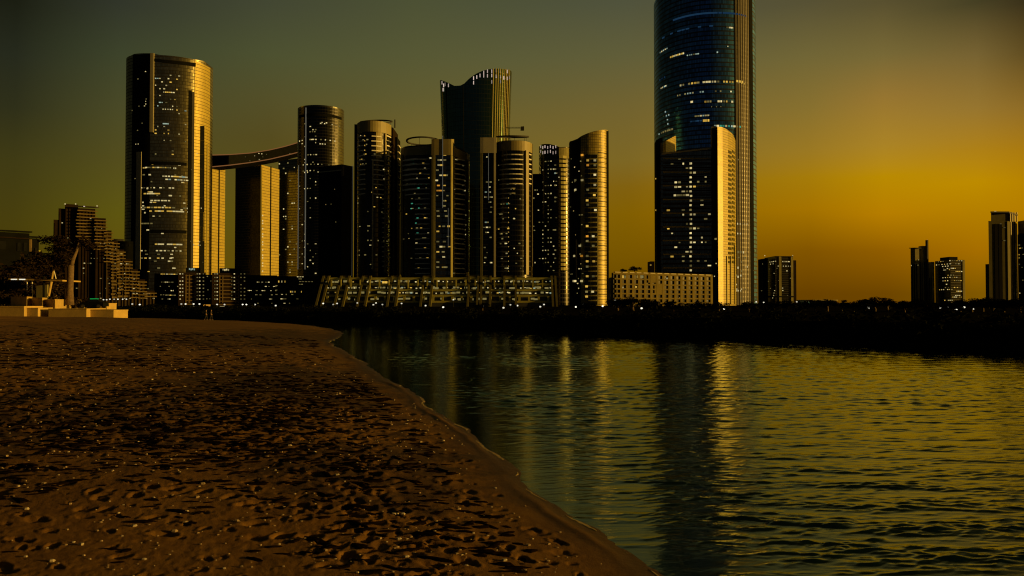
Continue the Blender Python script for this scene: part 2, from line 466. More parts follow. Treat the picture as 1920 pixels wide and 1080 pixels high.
# --- tall curved tower at the left end of the skyline
def left_tower():
    T = Tower('glass_tower', 'tallest curved glass tower of the left cluster, with sunset tinted rounded edge and black slots', 'tower', 318, 880)
    v = Vol(ellipse(243, 392, 890, 38, 350, 128, 2.35), 4.0)
    top = v.top_from([(246, 104), (252, 101), (286, 100), (300, 103), (365, 112), (384, 115), (391, 124)])
    build_vol(T, 'facade', v, top, M['g_bronze'])
    strip(T, 'sunset_tint_end', v, 363.2, 392.2, (113, 126), 575, M['g_gold'], 0.3, n=12)  # sunset glow on the curved end put in as a gold panel
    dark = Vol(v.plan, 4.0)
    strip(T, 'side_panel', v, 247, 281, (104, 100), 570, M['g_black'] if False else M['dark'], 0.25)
    strip(T, 'fin', v, 282, 288.5, 100, 248, M['grey'], 1.0)
    strip(T, 'fin', v, 256, 265, 285, 505, M['grey'], 1.0)
    strip(T, 'roof_slot', v, 289, 367, (110, 118), (115, 125), M['dark'], 0.35)
    strip(T, 'recess', v, 352, 358, 169, 575, M['dark'], 0.4)
    strip(T, 'recess', v, 358.5, 363, 172, 575, M['roof'], 0.5)
    strip(T, 'plant_band', v, 282, 350, 303, 309, M['dark'], 0.4, level=True)
    strip(T, 'plant_band', v, 282, 350, 431, 437, M['dark'], 0.4, level=True)
    strip(T, 'edge_fin', v, 386, 387.5, 270, 575, M['goldmetal'], 0.9)
    # dark strips put in the stepped shadow and reflection of other towers
    for k in range(12):
        strip(T, 'dark_strip', v, 375 - 0.25 * k, 383, 236 + 27 * k, 236 + 27 * (k + 1), M['dark'], 0.35 + 0.002 * k)
    for y in (134, 190, 195): T.row(v, y, 268, 290, 2, 2.4, 2)
    T.scatter(v, 288, 350, 130, 300, 44, 3, 2.2, ['w', 'w', 'b', 'd', 'y'], 4)
    T.row(v, 173, 305, 328, 6, 3.2, 2.2, ['w', 'y']); T.row(v, 205, 304, 326, 5, 3, 2.2)
    T.row(v, 232, 306, 317, 3, 4, 2.5, 'b'); T.row(v, 314, 272, 322, 11, 4, 2.6, ['y', 'd', 'w'])
    T.row(v, 331, 304, 352, 9, 5, 2.6, ['w', 'b', 'y'], drop=.1); T.row(v, 337, 310, 354, 8, 5, 2.6, ['w', 'b'], drop=.1)
    T.row(v, 352, 250, 334, 14, 4, 2.2, ['d', 'w', 'w'], drop=.25); T.row(v, 363, 270, 300, 6, 5, 2.4, ['w', 'y'])
    T.row(v, 376, 282, 320, 6, 4, 2.2, 'w', drop=.3); T.row(v, 389, 248, 356, 16, 5, 2.4, ['y', 'w', 'd'], drop=.2)
    T.row(v, 396, 280, 356, 14, 5, 2.4, ['y', 'w'], drop=.15); T.row(v, 419, 264, 287, 4, 5, 2.4, 'd')
    T.row(v, 458, 290, 342, 9, 5, 2.4, ['w', 'y'], drop=.1); T.row(v, 470, 255, 342, 12, 4, 2.2, ['w', 'd'], drop=.3)
    T.row(v, 484, 262, 340, 10, 4, 2.2, ['w', 'd', 'y'], drop=.35)
    T.scatter(v, 248, 276, 150, 340, 11, 2.2, 2, ['w', 'd'])
    T.scatter(v, 254, 346, 300, 515, 50, 4, 2.2, ['w', 'w', 'y', 'd'])
    T.scatter(v, 354, 384, 280, 500, 16, 2.2, 1.8, ['w', 'd'])
    T.finish()

# --- pair of slab towers joined by a curved sky bridge
def bridge_towers():
    T = Tower('bridge_towers', 'gold edged slab towers joined at the top by a curved sky bridge with glowing edges', 'towers', 480, 1010)
    data = [(372, 962, 394, 947, 421.5, 976, [(372, 312), (421, 313)]),
            (440.5, 1020, 489.5, 1000, 523, 1037, [(440, 312), (523, 306)]),
            (521, 1050, 560, 1034, 600, 1070, [(520, 300), (600, 290)])]
    vs = []
    for k, (a, ya, b_, yb, c, yc, tp) in enumerate(data):
        v = Vol(box3(a, ya, b_, yb, c, yc, 440), 3.6); vs.append(v)
        build_vol(T, 'tower_block', v, P(b_, tp[0][1] - 3, yb).z, M['g_gold'] if k < 2 else M['g_dark'])
    for v, a, b_ in ((vs[0], 409, 411), (vs[1], 506, 508)):
        strip(T, 'slot', v, a, b_, 312, 575, M['dark'], 0.4)
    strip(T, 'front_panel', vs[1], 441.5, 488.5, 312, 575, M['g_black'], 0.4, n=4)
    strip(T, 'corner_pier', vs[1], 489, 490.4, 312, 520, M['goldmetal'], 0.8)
    # bridge
    up = [(370, 291.5), (393, 291.5), (430, 290.5), (470, 287.5), (505, 282), (535, 275), (560, 267.5), (575, 263)]
    lw = [(370, 313), (393, 313), (430, 309.5), (470, 304.5), (505, 298.5), (535, 291.5), (560, 285), (575, 281)]
    N = 30; pxs = np.linspace(380, 572, N); Ys = np.interp(pxs, [380, 425, 480, 572], [936, 944, 985, 1022])
    zu = [P(p, np.interp(p, *zip(*up)), Y).z for p, Y in zip(pxs, Ys)]; zl = [P(p, np.interp(p, *zip(*lw)), Y).z for p, Y in zip(pxs, Ys)]
    xs = [P(p, 290, Y).x for p, Y in zip(pxs, Ys)]
    def sweep(name, z0s, z1s, y0, y1, mat):
        V, F = [], []
        for i in range(N): V += [(xs[i], Ys[i] + y0, z0s[i]), (xs[i], Ys[i] + y0, z1s[i]), (xs[i], Ys[i] + y1, z1s[i]), (xs[i], Ys[i] + y1, z0s[i])]
        for i in range(N - 1):
            for j in range(4): F.append((4 * i + j, 4 * i + 4 + j, 4 * i + 4 + (j + 1) % 4, 4 * i + (j + 1) % 4))
        F.append((0, 1, 2, 3)); k = 4 * (N - 1); F.append((k + 3, k + 2, k + 1, k))
        return mesh_obj(name, V, F, mat, T.root, T.base)
    sweep('sky_bridge', zl, zu, 0, 24, M['dark'])
    sweep('edge_light', [z - 0.1 for z in zu], [z + 0.9 for z in zu], -0.8, 0.4, M['trim'])
    sweep('edge_light', [z - 0.7 for z in zl], [z + 0.3 for z in zl], -0.8, 0.4, M['trim'])
    vb = Vol(np.array([(x, y) for x, y in zip(xs, Ys)] + [(x, y + 24) for x, y in zip(xs[::-1], Ys[::-1])]), 4.0)
    T.scatter(vb, 455, 556, 288, 300, 9, 2.2, 1.6, ['d', 'w'])
    T.scatter(vs[1], 442, 487, 318, 515, 90, 2.6, 2.0, ['w', 'w', 'd'], 4.5)
    T.row(vs[1], 400, 493, 503, 2, 2, 1.6, 'o')
    for k in range(14): T.lit(vs[1], 492.5, 405 + 8 * k, 2, 2.4, 'w')
    T.scatter(vs[2], 524, 556, 305, 515, 30, 2.4, 2, ['w', 'd'], 4)
    T.finish()

# --- round dark tower with a lit seam
def round_tower():
    T = Tower('round_tower', 'black cylindrical tower with one golden edge beside the sky bridge', 'tower', 600, 900)
    v = Vol(ellipse(558.5, 643.5, 905, 26, 400, 96), 3.9)
    z = P(600, 197, 880).z
    build_vol(T, 'facade', v, z, M['g_dark'])
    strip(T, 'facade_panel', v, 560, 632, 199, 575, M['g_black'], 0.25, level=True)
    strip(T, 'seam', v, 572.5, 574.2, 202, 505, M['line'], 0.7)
    strip(T, 'parapet_band', v, 561, 640, 213, 218, M['dark'], 0.5, level=True)
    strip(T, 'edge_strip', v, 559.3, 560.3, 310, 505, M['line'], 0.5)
    for y, a, b_, n in ((230, 600, 616, 2), (233, 598, 640, 6), (247, 580, 592, 3), (262, 580, 632, 6), (270, 598, 612, 3), (290, 575, 596, 4), (308, 566, 620, 8), (320, 566, 592, 4)):
        T.row(v, y, a, b_, n, 2.8, 2.2, ['w', 'w', 'd'], drop=.15)
    T.scatter(v, 562, 595, 230, 515, 64, 2.8, 2.2, ['w', 'w', 'd'], 5)
    T.finish()

def black_block():
    T = Tower('black_block', 'unlit black slab building in front of the cylindrical tower', 'building', 630, 760)
    v = Vol(box3(597, 775, 640, 760, 662, 772, 450), 3.8)
    build_vol(T, 'facade', v, P(650, 308, 760).z, M['dark'])
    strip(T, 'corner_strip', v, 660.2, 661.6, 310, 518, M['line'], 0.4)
    strip(T, 'cornice', v, 600, 640, (322, 318), (324, 320), M['grey'], 0.5)
    strip(T, 'pier', v, 640, 645, 310, 330, M['roof'], 0.4)
    T.scatter(v, 600, 640, 330, 420, 4, 2, 1.6, 'd')
    T.finish()

def balconies(T, v, segs, y0, y1, step, name='balcony', mat=None, th=2.0, off=1.0):
    k = 0
    for (a, b_, s0, s1) in segs:
        y = y0
        while y < y1:
            if s0 <= y <= s1:
                strip(T, name, v, a + random.uniform(-.3, .3), b_, y, y + th, mat or M['white'], off, level=True, n=max(3, int((b_ - a) / 5)))
            y += step

# --- three drum fronted apartment towers
def drum_a():
    T = Tower('apartment_tower', 'drum fronted apartment tower with tilted ring roof next to the black slab', 'tower', 705, 545)
    sl = Vol(fbox(663.5, 690, 552, 22), 3.5); build_vol(T, 'side_wing', sl, P(668, 233, 552).z, M['dark'])
    sr = Vol(fbox(715, 745.5, 552, 24), 3.5); build_vol(T, 'side_wing', sr, P(740, 239, 552).z, M['brown'])
    s3 = Vol(fbox(738, 750, 562, 16), 3.5); build_vol(T, 'side_wing', s3, P(748, 257, 562).z, M['dark'])
    v = Vol(ellipse(670.5, 733, 552, 16, 400, 96), 3.5)
    zt = P(700, 226, 537).z
    build_vol(T, 'drum', v, zt, M['g_black'])
    strip(T, 'crown_band', v, 671, 732.5, 226.5, 247, M['conc'], 0.5, level=True)
    strip(T, 'pier', v, 697.5, 700, 300, 505, M['grey'], 1.1)
    strip(T, 'pier', v, 720, 722.2, 251, 511, M['conc'], 1.3)
    strip(T, 'sun_panel', v, 705, 716, 248, 297, M['conc'], 0.3)
    ring_crown(T, 678, 733, 240, 219, 556, 12, M['roof'], tilt_side=1)
    balconies(T, v, [(671.5, 685, 254, 366), (697, 714, 254, 300), (698, 718, 300, 364), (716, 719, 364, 506), (723, 731, 254, 335), (723, 728, 335, 506)], 255, 508, 9.0)
    strip(T, 'roof_mast', sr, 740, 741, 224, 240, M['roof'], 0.3)
    balconies(T, s3, [(745.5, 749, 270, 400)], 262, 500, 12)
    for py, px in ((375, 672), (384, 671.5), (455, 709), (420, 690), (425, 690), (430, 690), (447, 690), (472, 674), (476, 674), (270, 674), (556, 700)):
        T.lit(v, px, py, 2.4, 2.6, 'd')
    T.scatter(v, 673, 731, 256, 510, 34, 3.2, 2.0, ['d', 'd', 'w', 'y'])
    T.finish()

def drum_b():
    T = Tower('apartment_tower', 'broad apartment tower whose tan central frame rises between two balcony drums', 'tower', 816, 525)
    v = Vol(ellipse(752.5, 880, 540, 24, 400, 128, 2.3), 3.5)
    top = v.top_from([(753, 279), (757, 275.5), (780, 272.5), (816, 271), (850, 273), (866, 280), (879, 290)])
    build_vol(T, 'drum', v, top, M['g_black'])
    strip(T, 'crown_band', v, 753.5, 812, (278, 272), (292, 290), M['conc'], 0.5)
    strip(T, 'crown_band', v, 848, 879, (275, 290), (292, 303), M['conc'], 0.5)
    f = Vol(fbox(809.5, 850.5, 505, 22), 3.5)
    build_vol(T, 'centre_bay', f, P(830, 261, 505).z, M['g_dark'])
    strip(T, 'frame', f, 810, 850, 261, 291, M['conc'], 0.5)
    strip(T, 'frame', f, 810, 816, 291, 520, M['olive'], 0.5); strip(T, 'frame', f, 844.5, 850, 291, 520, M['olive'], 0.5)
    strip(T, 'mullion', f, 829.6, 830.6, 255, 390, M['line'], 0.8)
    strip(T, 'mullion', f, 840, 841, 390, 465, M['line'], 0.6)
    strip(T, 'pier', v, 753, 755.5, 290, 515, M['conc'], 1.0); strip(T, 'pier', v, 876, 877.3, 300, 510, M['metal'], 0.8)
    ring_crown(T, 764, 822, 268, 263.5, 548, 9, M['roof'], tilt_side=-1)
    balconies(T, v, [(757, 782, 296, 360), (762, 806, 296, 372), (779, 806, 372, 515), (851, 870, 296, 515)], 298, 516, 9.3)
    for py, px, c in ((293, 781, 'w'), (293, 807, 'w'), (349, 785, 'g'), (372, 786, 'd'), (413, 783, 'g'), (441, 783, 'g'), (394, 797, 'd'), (412, 797, 'y'), (467, 797, 'y'), (480, 788, 'd'), (429, 782, 'd'),
                      (296, 855, 'w'), (300, 857, 'd'), (379, 853, 'd'), (427, 863, 'y'), (418, 866, 'd'), (360, 871, 'w')):
        T.lit(v, px, py, 4.5, 2.6, c)
    for py, px, c in ((297, 823, 'd'), (295, 834, 'y'), (305, 834, 'd'), (312, 823, 'w'), (324, 820, 'd'), (328, 834, 'y'), (346, 822, 'o'), (359, 821, 'o'), (359, 826, 'o'), (377, 833, 'd'), (387, 833, 'd'), (396, 821, 'd'), (404, 822, 'd'),
                      (432, 821, 'y'), (451, 821, 'd'), (451, 833, 'd'), (469, 821, 'y'), (469, 831, 'd'), (489, 821, 'd'), (497, 821, 'd'), (506, 821, 'd'), (425, 832, 'd'), (503, 834, 'd'), (484, 832, 'w')):
        T.lit(f, px, py, 6, 3, c)
    T.scatter(v, 757, 806, 300, 512, 34, 3.4, 2.0, ['d', 'd', 'w', 'y', 'g']); T.scatter(v, 851, 874, 305, 512, 16, 3.2, 2.0, ['d', 'w', 'd']); T.scatter(f, 818, 843, 300, 515, 24, 4.5, 2.6, ['d', 'd', 'y', 'w'])
    T.finish()

def drum_c():
    T = Tower('apartment_tower', 'apartment tower with a grey framed slab left of its balcony drum, under the roof crane', 'tower', 950, 525)
    v = Vol(ellipse(926, 998.5, 538, 18, 400, 96, 2.3), 3.5)
    build_vol(T, 'drum', v, P(960, 263, 520).z, M['g_black'])
    strip(T, 'crown_band', v, 930, 997.5, 263.5, 282, M['conc'], 0.5, level=True)
    f = Vol(fbox(901, 931.5, 512, 26), 3.5)
    build_vol(T, 'slab', f, P(915, 258, 512).z, M['g_black'])
    strip(T, 'frame', f, 901.3, 931, 258, 287, M['grey'], 0.5)
    strip(T, 'frame', f, 901.3, 905, 287, 520, M['olive'], 0.5); strip(T, 'frame', f, 926, 929, 287, 520, M['grey'], 0.5)
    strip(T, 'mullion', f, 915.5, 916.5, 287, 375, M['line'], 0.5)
    strip(T, 'pier', v, 984.5, 989, 282, 515, M['conc'], 1.2); strip(T, 'pier', v, 995.5, 996.8, 300, 500, M['metal'], 0.9)
    ring_crown(T, 934, 989, 264, 251, 538, 13, M['roof'], tilt_side=1)
    balconies(T, v, [(946, 979, 288, 318), (938, 979, 300, 345), (934, 966, 345, 370), (934, 954, 365, 516), (990, 994, 288, 345)], 289, 516, 9.1)
    for py, px, c in ((327, 970, 'd'), (342, 952, 'd'), (381, 951, 'g'), (398, 938, 'd'), (399, 941, 'd'), (437, 939, 'd'), (442, 941, 'd'), (448, 942, 'd'), (457, 948, 'w'), (475, 950, 'w'), (505, 948, 'd'), (505, 952, 'w'), (408, 964, 'w'), (458, 974, 'd')):
        T.lit(v, px, py, 4, 2.6, c)
    for py, px, c in ((357, 911, 'b'), (422, 911, 'b'), (431, 918, 'd'), (423, 913, 'w'), (402, 920, 'd'), (393, 921, 'd'), (374, 920, 'd'), (450, 920, 'd'), (487, 910, 'd'), (497, 921, 'w'), (338, 913, 'd'), (345, 920, 'd')):
        T.lit(f, px, py, 4.5, 2.6, c)
    T.scatter(v, 934, 980, 290, 512, 34, 3.2, 2.0, ['d', 'd', 'w', 'y']); T.scatter(f, 906, 925, 295, 512, 18, 3.4, 2.2, ['d', 'd', 'w'])
    T.finish()

# --- flared tower with a wave cut top
def flared_tower():
    T = Tower('flared_tower', 'dark green glass tower that flares upward to a wave cut top with lit slits', 'tower', 893, 640)
    v = Vol(ellipse(825, 960, 657, 25, 140, 128, 2.2), 4.0)
    top = v.top_from([(826, 150), (832, 152), (842, 156), (852, 161), (863, 160.5), (870, 157), (880, 147), (892, 138.5), (905, 132.5), (918, 129.5), (930, 128.7), (948, 130), (955, 131), (960, 136)])
    H = P(893, 130, 720).z
    zr = []
    for fr in (0, .2, .4, .55, .7, .8, .9, 1.0):
        zr.append((fr, 0.845 + 0.155 * fr ** 1.6))
    build_vol(T, 'facade', v, top, M['g_green'], rings=zr)
    for a in (836, 868):
        x, y, z, nx, ny = v.at(a, 165)
        V = MB(); pts = []
        for fr, s_ in zr[4:]:
            q = v.c + (np.array((x, y)) - v.c) * s_; zz = GZ + (top(x, y) - GZ) * fr
            pts.append((q[0] + nx * .2, q[1] + ny * .2, zz))
        V.tube(pts, 0.35, 6); V.build('mullion', M['dark'], T.root, T.base)
    for a in (925, 930, 934, 938, 942, 946, 949, 952, 955):
        x, y, z, nx, ny = v.at(a, 150)
        V = MB(); pts = []
        for fr, s_ in zr[2:]:
            q = v.c + (np.array((x, y)) - v.c) * s_; zz = GZ + (top(x, y) - GZ) * fr
            pts.append((q[0] + nx * .25, q[1] + ny * .25, zz))
        V.tube(pts, 0.42, 6); V.build('fin', M['goldmetal'], T.root, T.base)
    slits = [(829, 155), (831, 168), (835, 158), (841, 160), (832, 160), (888, 146.5), (888, 155), (894, 144.5), (900, 141.5), (907, 142), (907, 136), (914, 133.5), (914, 142), (922, 133.5), (922, 141.5), (922, 153.5), (930, 132.5), (930, 143), (938, 133.5), (938, 144), (938, 153), (944.5, 146), (951, 134), (951, 147), (955, 145)]
    for px, py in slits: T.lit(v, px, py, 1.8, 7.5, 'p', snap=False, name='lit_slit')
    T.finish()

def crane():
    base = P(955, 262, 535)
    T = Tower('crane', 'small roof crane with a horizontal arm above the balcony drum', 'crane', 955, 535)
    a = P(955, 262, 535); b_ = P(955, 240, 535)
    m = MB()
    for dx, dy in ((-.35, -.35), (.35, -.35), (.35, .35), (-.35, .35)):
        m.tube([(a.x + dx, a.y + dy, a.z - 3), (a.x + dx, a.y + dy, b_.z)], 0.1, 5)
    for k in range(5):
        z = a.z + (b_.z - a.z) * k / 5
        m.tube([(a.x - .35, a.y - .35, z), (a.x + .35, a.y - .35, z + 1.5)], 0.06, 4)
    m.build('mast', M['roof'], T.root, T.base)
    c = P(982, 240.5, 535); d = P(949, 240.5, 535)
    j = MB()
    for dz in (0, .7):
        j.tube([(d.x, d.y - .3, c.z + dz), (c.x, c.y - .3, c.z + dz)], 0.16, 5)
    for k in range(12):
        x = d.x + (c.x - d.x) * k / 12
        j.tube([(x, d.y - .3, c.z), (x + (c.x - d.x) / 24, d.y - .3, c.z + .7)], 0.07, 4)
    j.build('jib', M['roof'], T.root, T.base)
    w = MB(); e = P(979, 241, 535); w.hexa([(e.x - 1.2, 534.2, e.z - 1.4), (e.x + 1.4, 534.2, e.z - 1.4), (e.x + 1.4, 535.8, e.z - 1.4), (e.x - 1.2, 535.8, e.z - 1.4)],
                                           [(e.x - 1.0, 534.2, e.z + 1.3), (e.x + 1.4, 534.2, e.z + 1.5), (e.x + 1.4, 535.8, e.z + 1.5), (e.x - 1.0, 535.8, e.z + 1.3)])
    w.build('counterweight', M['roof'], T.root, T.base)

# --- slim curved tower with a column of bay windows
def bay_tower():
    T = Tower('bay_tower', 'black tower with a lit column of bay windows and glowing slits at its curved top', 'tower', 1040, 640)
    low = Vol(fbox(998, 1014, 640, 16), 3.5); build_vol(T, 'side_wing', low, P(1005, 326, 640).z, M['dark'])
    v = Vol(ellipse(1010.5, 1070, 650, 14, 400, 96, 2.4), 3.5)
    top = v.top_from([(1011, 274), (1016, 270.5), (1030, 270), (1042, 273), (1050, 276), (1066, 276)])
    build_vol(T, 'facade', v, top, M['g_black'])
    strip(T, 'cheek_panel', v, 1048, 1066, 277, 297, M['olive'], 0.3)
    for k in range(27):
        y = 292 + 8.05 * k
        strip(T, 'bay_window', v, 1051 - (3 if k < 3 else 0), 1061, y, y + 5.4, M['goldmetal'], 1.2, level=True, n=3)
        strip(T, 'bay_sill', v, 1050, 1062, y + 5.4, y + 6.2, M['dark'], 1.5, level=True, n=3)
    for i, px in enumerate((1014, 1018, 1022, 1027, 1032, 1037, 1042)):
        T.lit(v, px, 275 + (i % 2) * 1.5, 1.5, 6, 'p', snap=False, name='lit_slit')
        T.lit(v, px, 284 + (i * 7 % 4) * .8, 1.5, 6.5, 'p', snap=False, name='lit_slit')
    for py in (310, 318, 326, 346, 367, 375, 430, 468, 481): T.lit(v, 1041, py, 4, 3, random.choice('bdd'))
    for py in (310, 326, 367, 375, 424, 463): T.lit(v, 1066, py, 3, 3, 'd')
    T.scatter(v, 1013, 1046, 295, 515, 60, 2.6, 2.2, ['w', 'd', 'd'], 5)
    for k in range(18): T.lit(v, 1028, 300 + 12 * k, 2, 2, 'd')
    T.scatter(low, 999, 1012, 340, 500, 10, 2.2, 2, ['d', 'w'])
    T.finish()

# --- sail topped tower with gold edge
def sail_tower():
    T = Tower('sail_tower', 'olive tower with a rising sail shaped top, gold corner and two window columns', 'tower', 1104, 530)
    v = Vol(ellipse(1067.5, 1140, 546, 20, 400, 128, 2.5), 3.5)
    top = v.top_from([(1068, 266), (1074, 264.5), (1080, 262), (1090, 255), (1100, 250.5), (1110, 247), (1122, 244.5), (1139, 244)])
    build_vol(T, 'facade', v, top, M['g_gridgold'])
    strip(T, 'dark_strip', v, 1068.5, 1089, (266, 258), 575, M['dark'], 0.3)
    strip(T, 'end_pier', v, 1137.5, 1140, 246, 570, M['dark'], 0.6)
    strip(T, 'wall_panel', v, 1089, 1121.5, 288, 572, M['olive'], 0.3)
    strip(T, 'fin', v, 1081, 1082.6, 449, 522, M['conc'], 0.8)
    for k in range(31):
        y = 290 + 9.15 * k
        for a, b_ in ((1096.5, 1106.5), (1110, 1119.5)):
            strip(T, 'window', v, a, b_, y, y + 6.6, M['darkglass'], 0.55, level=True, n=3)
    for k in range(32):
        strip(T, 'floor_line', v, 1121.8, 1137.5, 286 + 9.15 * k, 287 + 9.15 * k, M['dark'], 0.25, level=True, n=4)
    lit = [(291, 1092, 'o'), (301, 1102, 'y'), (301, 1115, 'w'), (310, 1102, 'o'), (310, 1115, 'd'), (328, 1115, 'w'), (338, 1080, 'd'), (338, 1092, 'w'), (347, 1115, 'w'), (356, 1080, 'w'), (356, 1102, 'd'), (366, 1114, 'y'), (376, 1101, 'y'), (384, 1102, 'd'), (394, 1116, 'w'),
           (424, 1101, 'y'), (443, 1101, 'o'), (443, 1112, 'w'), (452, 1101, 'd'), (461, 1088, 'w'), (461, 1112, 'd'), (480, 1078, 'w'), (480, 1091, 'o'), (480, 1101, 'd'), (490, 1101, 'y'), (490, 1113, 'y'), (500, 1101, 'd'), (518, 1101, 'y'), (518, 1112, 'd'), (527, 1091, 'w'), (537, 1100, 'y'), (547, 1100, 'd'), (556, 1100, 'y'), (547, 1111, 'w'), (527, 1080, 'w'), (527, 1077, 'w')]
    for py, px, c in lit: T.lit(v, px, py, 5.5, 4.2, c, snap=False, off=0.75)
    T.scatter(v, 1070, 1094, 300, 560, 26, 2.8, 2.2, ['d', 'd', 'w'])
    T.finish()

# --- very tall blue tower that runs out of the frame
def blue_tower():
    T = Tower('blue_tower', 'tallest dark blue glass tower, its bands of offices lit on a few storeys', 'tower', 1320, 690)
    v = Vol(ellipse(1229.5, 1411.5, 720, 52, 300, 160, 2.15), 4.1)
    build_vol(T, 'facade', v, P(1233, 2, 720).z, M['g_blue'])
    strip(T, 'side_pier', v, 1405, 1411, 0, 572, M['dark'], 0.8)
    strip(T, 'corner_glazing', v, 1378, 1405, 0, 572, M['g_corner'], 0.35, n=8)
    for k, px in enumerate((1379.5, 1384.5, 1389, 1393, 1396.5, 1399.5, 1402.5)):
        strip(T, 'mullion', v, px, px + 0.9, 0, 572, M['metal'], 0.7)
    R_ = T.row
    R_(v, 51, 1362, 1376, 5, 3, 3, ['w', 'd'], ref=1345); R_(v, 97, 1236, 1252, 5, 3, 2.6, ['w', 'b'], ref=1240)
    R_(v, 103, 1256, 1283, 8, 3.6, 3.4, ['y', 'y', 'w'], ref=1270); R_(v, 102, 1287, 1311, 6, 3, 2.4, ['bl', 'b', 'd'], ref=1300)
    R_(v, 98, 1343, 1347, 1, 4, 3, 'b'); R_(v, 147, 1235, 1248, 3, 4, 3, 'bl'); R_(v, 163, 1238, 1250, 4, 3, 2.6, ['w', 'b'])
    R_(v, 153, 1268, 1398, 24, 4.6, 3.8, ['y', 'y', 'w', 'd'], ref=1345, drop=.2)
    R_(v, 153, 1380, 1394, 3, 6, 5, 'y', ref=1387)
    R_(v, 171, 1268, 1382, 24, 3, 3, ['w', 'd', 'b', 'd'], ref=1345, drop=.42)
    R_(v, 190, 1320, 1380, 12, 4, 4, ['w', 'y', 'd', 'd'], ref=1345, drop=.25); R_(v, 191, 1295, 1299, 1, 5, 4, 'w')
    R_(v, 217, 1302, 1330, 6, 4, 3, ['w', 'd', 'b'], ref=1315); R_(v, 226, 1318, 1330, 3, 5, 5, 'y'); R_(v, 227, 1294, 1316, 5, 4, 3, 'bl')
    R_(v, 236, 1338, 1390, 10, 4.4, 4, ['g', 'b', 'd', 'w'], ref=1345); R_(v, 246, 1234, 1262, 7, 3.4, 3.4, ['d', 'b'], ref=1248)
    R_(v, 200, 1330, 1356, 3, 1.6, 1.6, 'd'); R_(v, 87, 1364, 1365, 1, 1.6, 1.6, 'w')
    T.scatter(v, 1246, 1256, 213, 235, 6, 1.8, 3, 'b')
    R_(v, 24, 1262, 1400, 18, 8.4, 3, 'bl', ref=1345, drop=.05); R_(v, 52, 1240, 1345, 14, 8, 2.5, 'bl', ref=1300, drop=.35)
    R_(v, 300, 1380, 1400, 3, 3, 2.5, 'd'); R_(v, 420, 1380, 1402, 5, 2.6, 3.5, ['w', 'd']); R_(v, 438, 1380, 1390, 2, 3, 3, ['w', 'd']); R_(v, 473, 1381, 1401, 4, 4, 4, ['w', 'd'])
    R_(v, 502, 1380, 1386, 1, 4, 4, 'w'); R_(v, 519, 1380, 1386, 1, 4, 4, 'w'); R_(v, 545, 1380, 1390, 2, 4, 3, 'w')
    T.scatter(v, 1380, 1402, 480, 568, 14, 3, 3, ['d', 'w'])
    o = T.lit(v, 1410.5, 94, 2.4, 2.4, 'o', snap=False, off=1.2, name='beacon')
    T.finish()

def front_tower():
    T = Tower('gold_edged_tower', 'tower standing before the blue one, with a round shouldered gold corner of paired windows', 'tower', 1305, 565)
    w = Vol(box3(1227.5, 577, 1231, 568, 1243, 572, 450), 3.55)
    top = w.top_from([(1228, 268), (1230, 263), (1234, 260), (1243, 258)])
    build_vol(T, 'side_wing', w, top, M['dark'])
    strip(T, 'edge_pier', w, 1238, 1240.5, 268, 500, M['metal'], 0.7)
    back = Vol(box3(1243, 590, 1249, 586, 1268, 606, 400), 3.55)
    build_vol(T, 'roof_wing', back, back.top_from([(1243, 268), (1249, 264), (1267.5, 254.5)]), M['g_gridgold'])
    v = Vol(box3(1239, 566, 1338, 560, 1345, 590, 450), 3.55)
    top = v.top_from([(1240, 287), (1337, 275)])
    build_vol(T, 'facade', v, top, M['g_dark'])
    g = Vol(dens([tuple(P(p, 450, y))[:2] for p, y in ((1334, 562), (1339, 556), (1346, 554), (1356, 557.5), (1366, 563.5), (1374, 571), (1380, 581), (1379, 600), (1334, 600))]), 3.55)
    topg = g.top_from([(1334, 238), (1345, 237.5), (1352, 238), (1360, 241), (1368, 246.5), (1375, 254), (1379.5, 263)])
    build_vol(T, 'gold_corner', g, topg, M['g_gridgold'])
    strip(T, 'shadow_bay', g, 1335, 1346, 240, 570, M['dark'], 0.3)
    for k in range(25):
        y = 283 + 8.6 * k
        for a, b_ in ((1365.5, 1371), (1372.6, 1377)):
            strip(T, 'window', g, a, b_, y, y + 4.6, M['darkglass'], 0.35, level=True, n=2)
    for a in (1362, 1369, 1376.5):
        strip(T, 'pier', g, a, a + 1.0, 480 if a < 1370 else 460, 570, M['goldmetal'], 0.7)
    strip(T, 'cornice', v, 1241, 1337, (287.5, 276.5), (290, 279), M['grey'], 0.4)
    for k in range(30):
        strip(T, 'floor_band', v, 1243, 1333, 296 + 8.55 * k, 298.3 + 8.55 * k, M['brown'] if k % 3 else M['olive'], 0.25, n=3)
    for k in range(26): T.lit(v, 1295 + random.uniform(-.6, .6), 305 + 8.5 * k, 4.6, 4, random.choice('wwd'))
    T.scatter(v, 1246, 1332, 288, 500, 52, 5.2, 3.4, ['w', 'd', 'd', 'w', 'y'], 7)
    T.row(v, 366, 1262, 1292, 5, 6, 4, ['d', 'w'])
    for py in (335, 394): T.lit(w, 1230, py, 2.4, 2.6, 'y', snap=False)
    T.lit(g, 1342, 448, 5, 4, 'd', snap=False); T.lit(g, 1343, 494, 2.2, 2.2, 'w', snap=False); T.lit(g, 1340, 518, 2, 2, 'w', snap=False)
    T.finish()
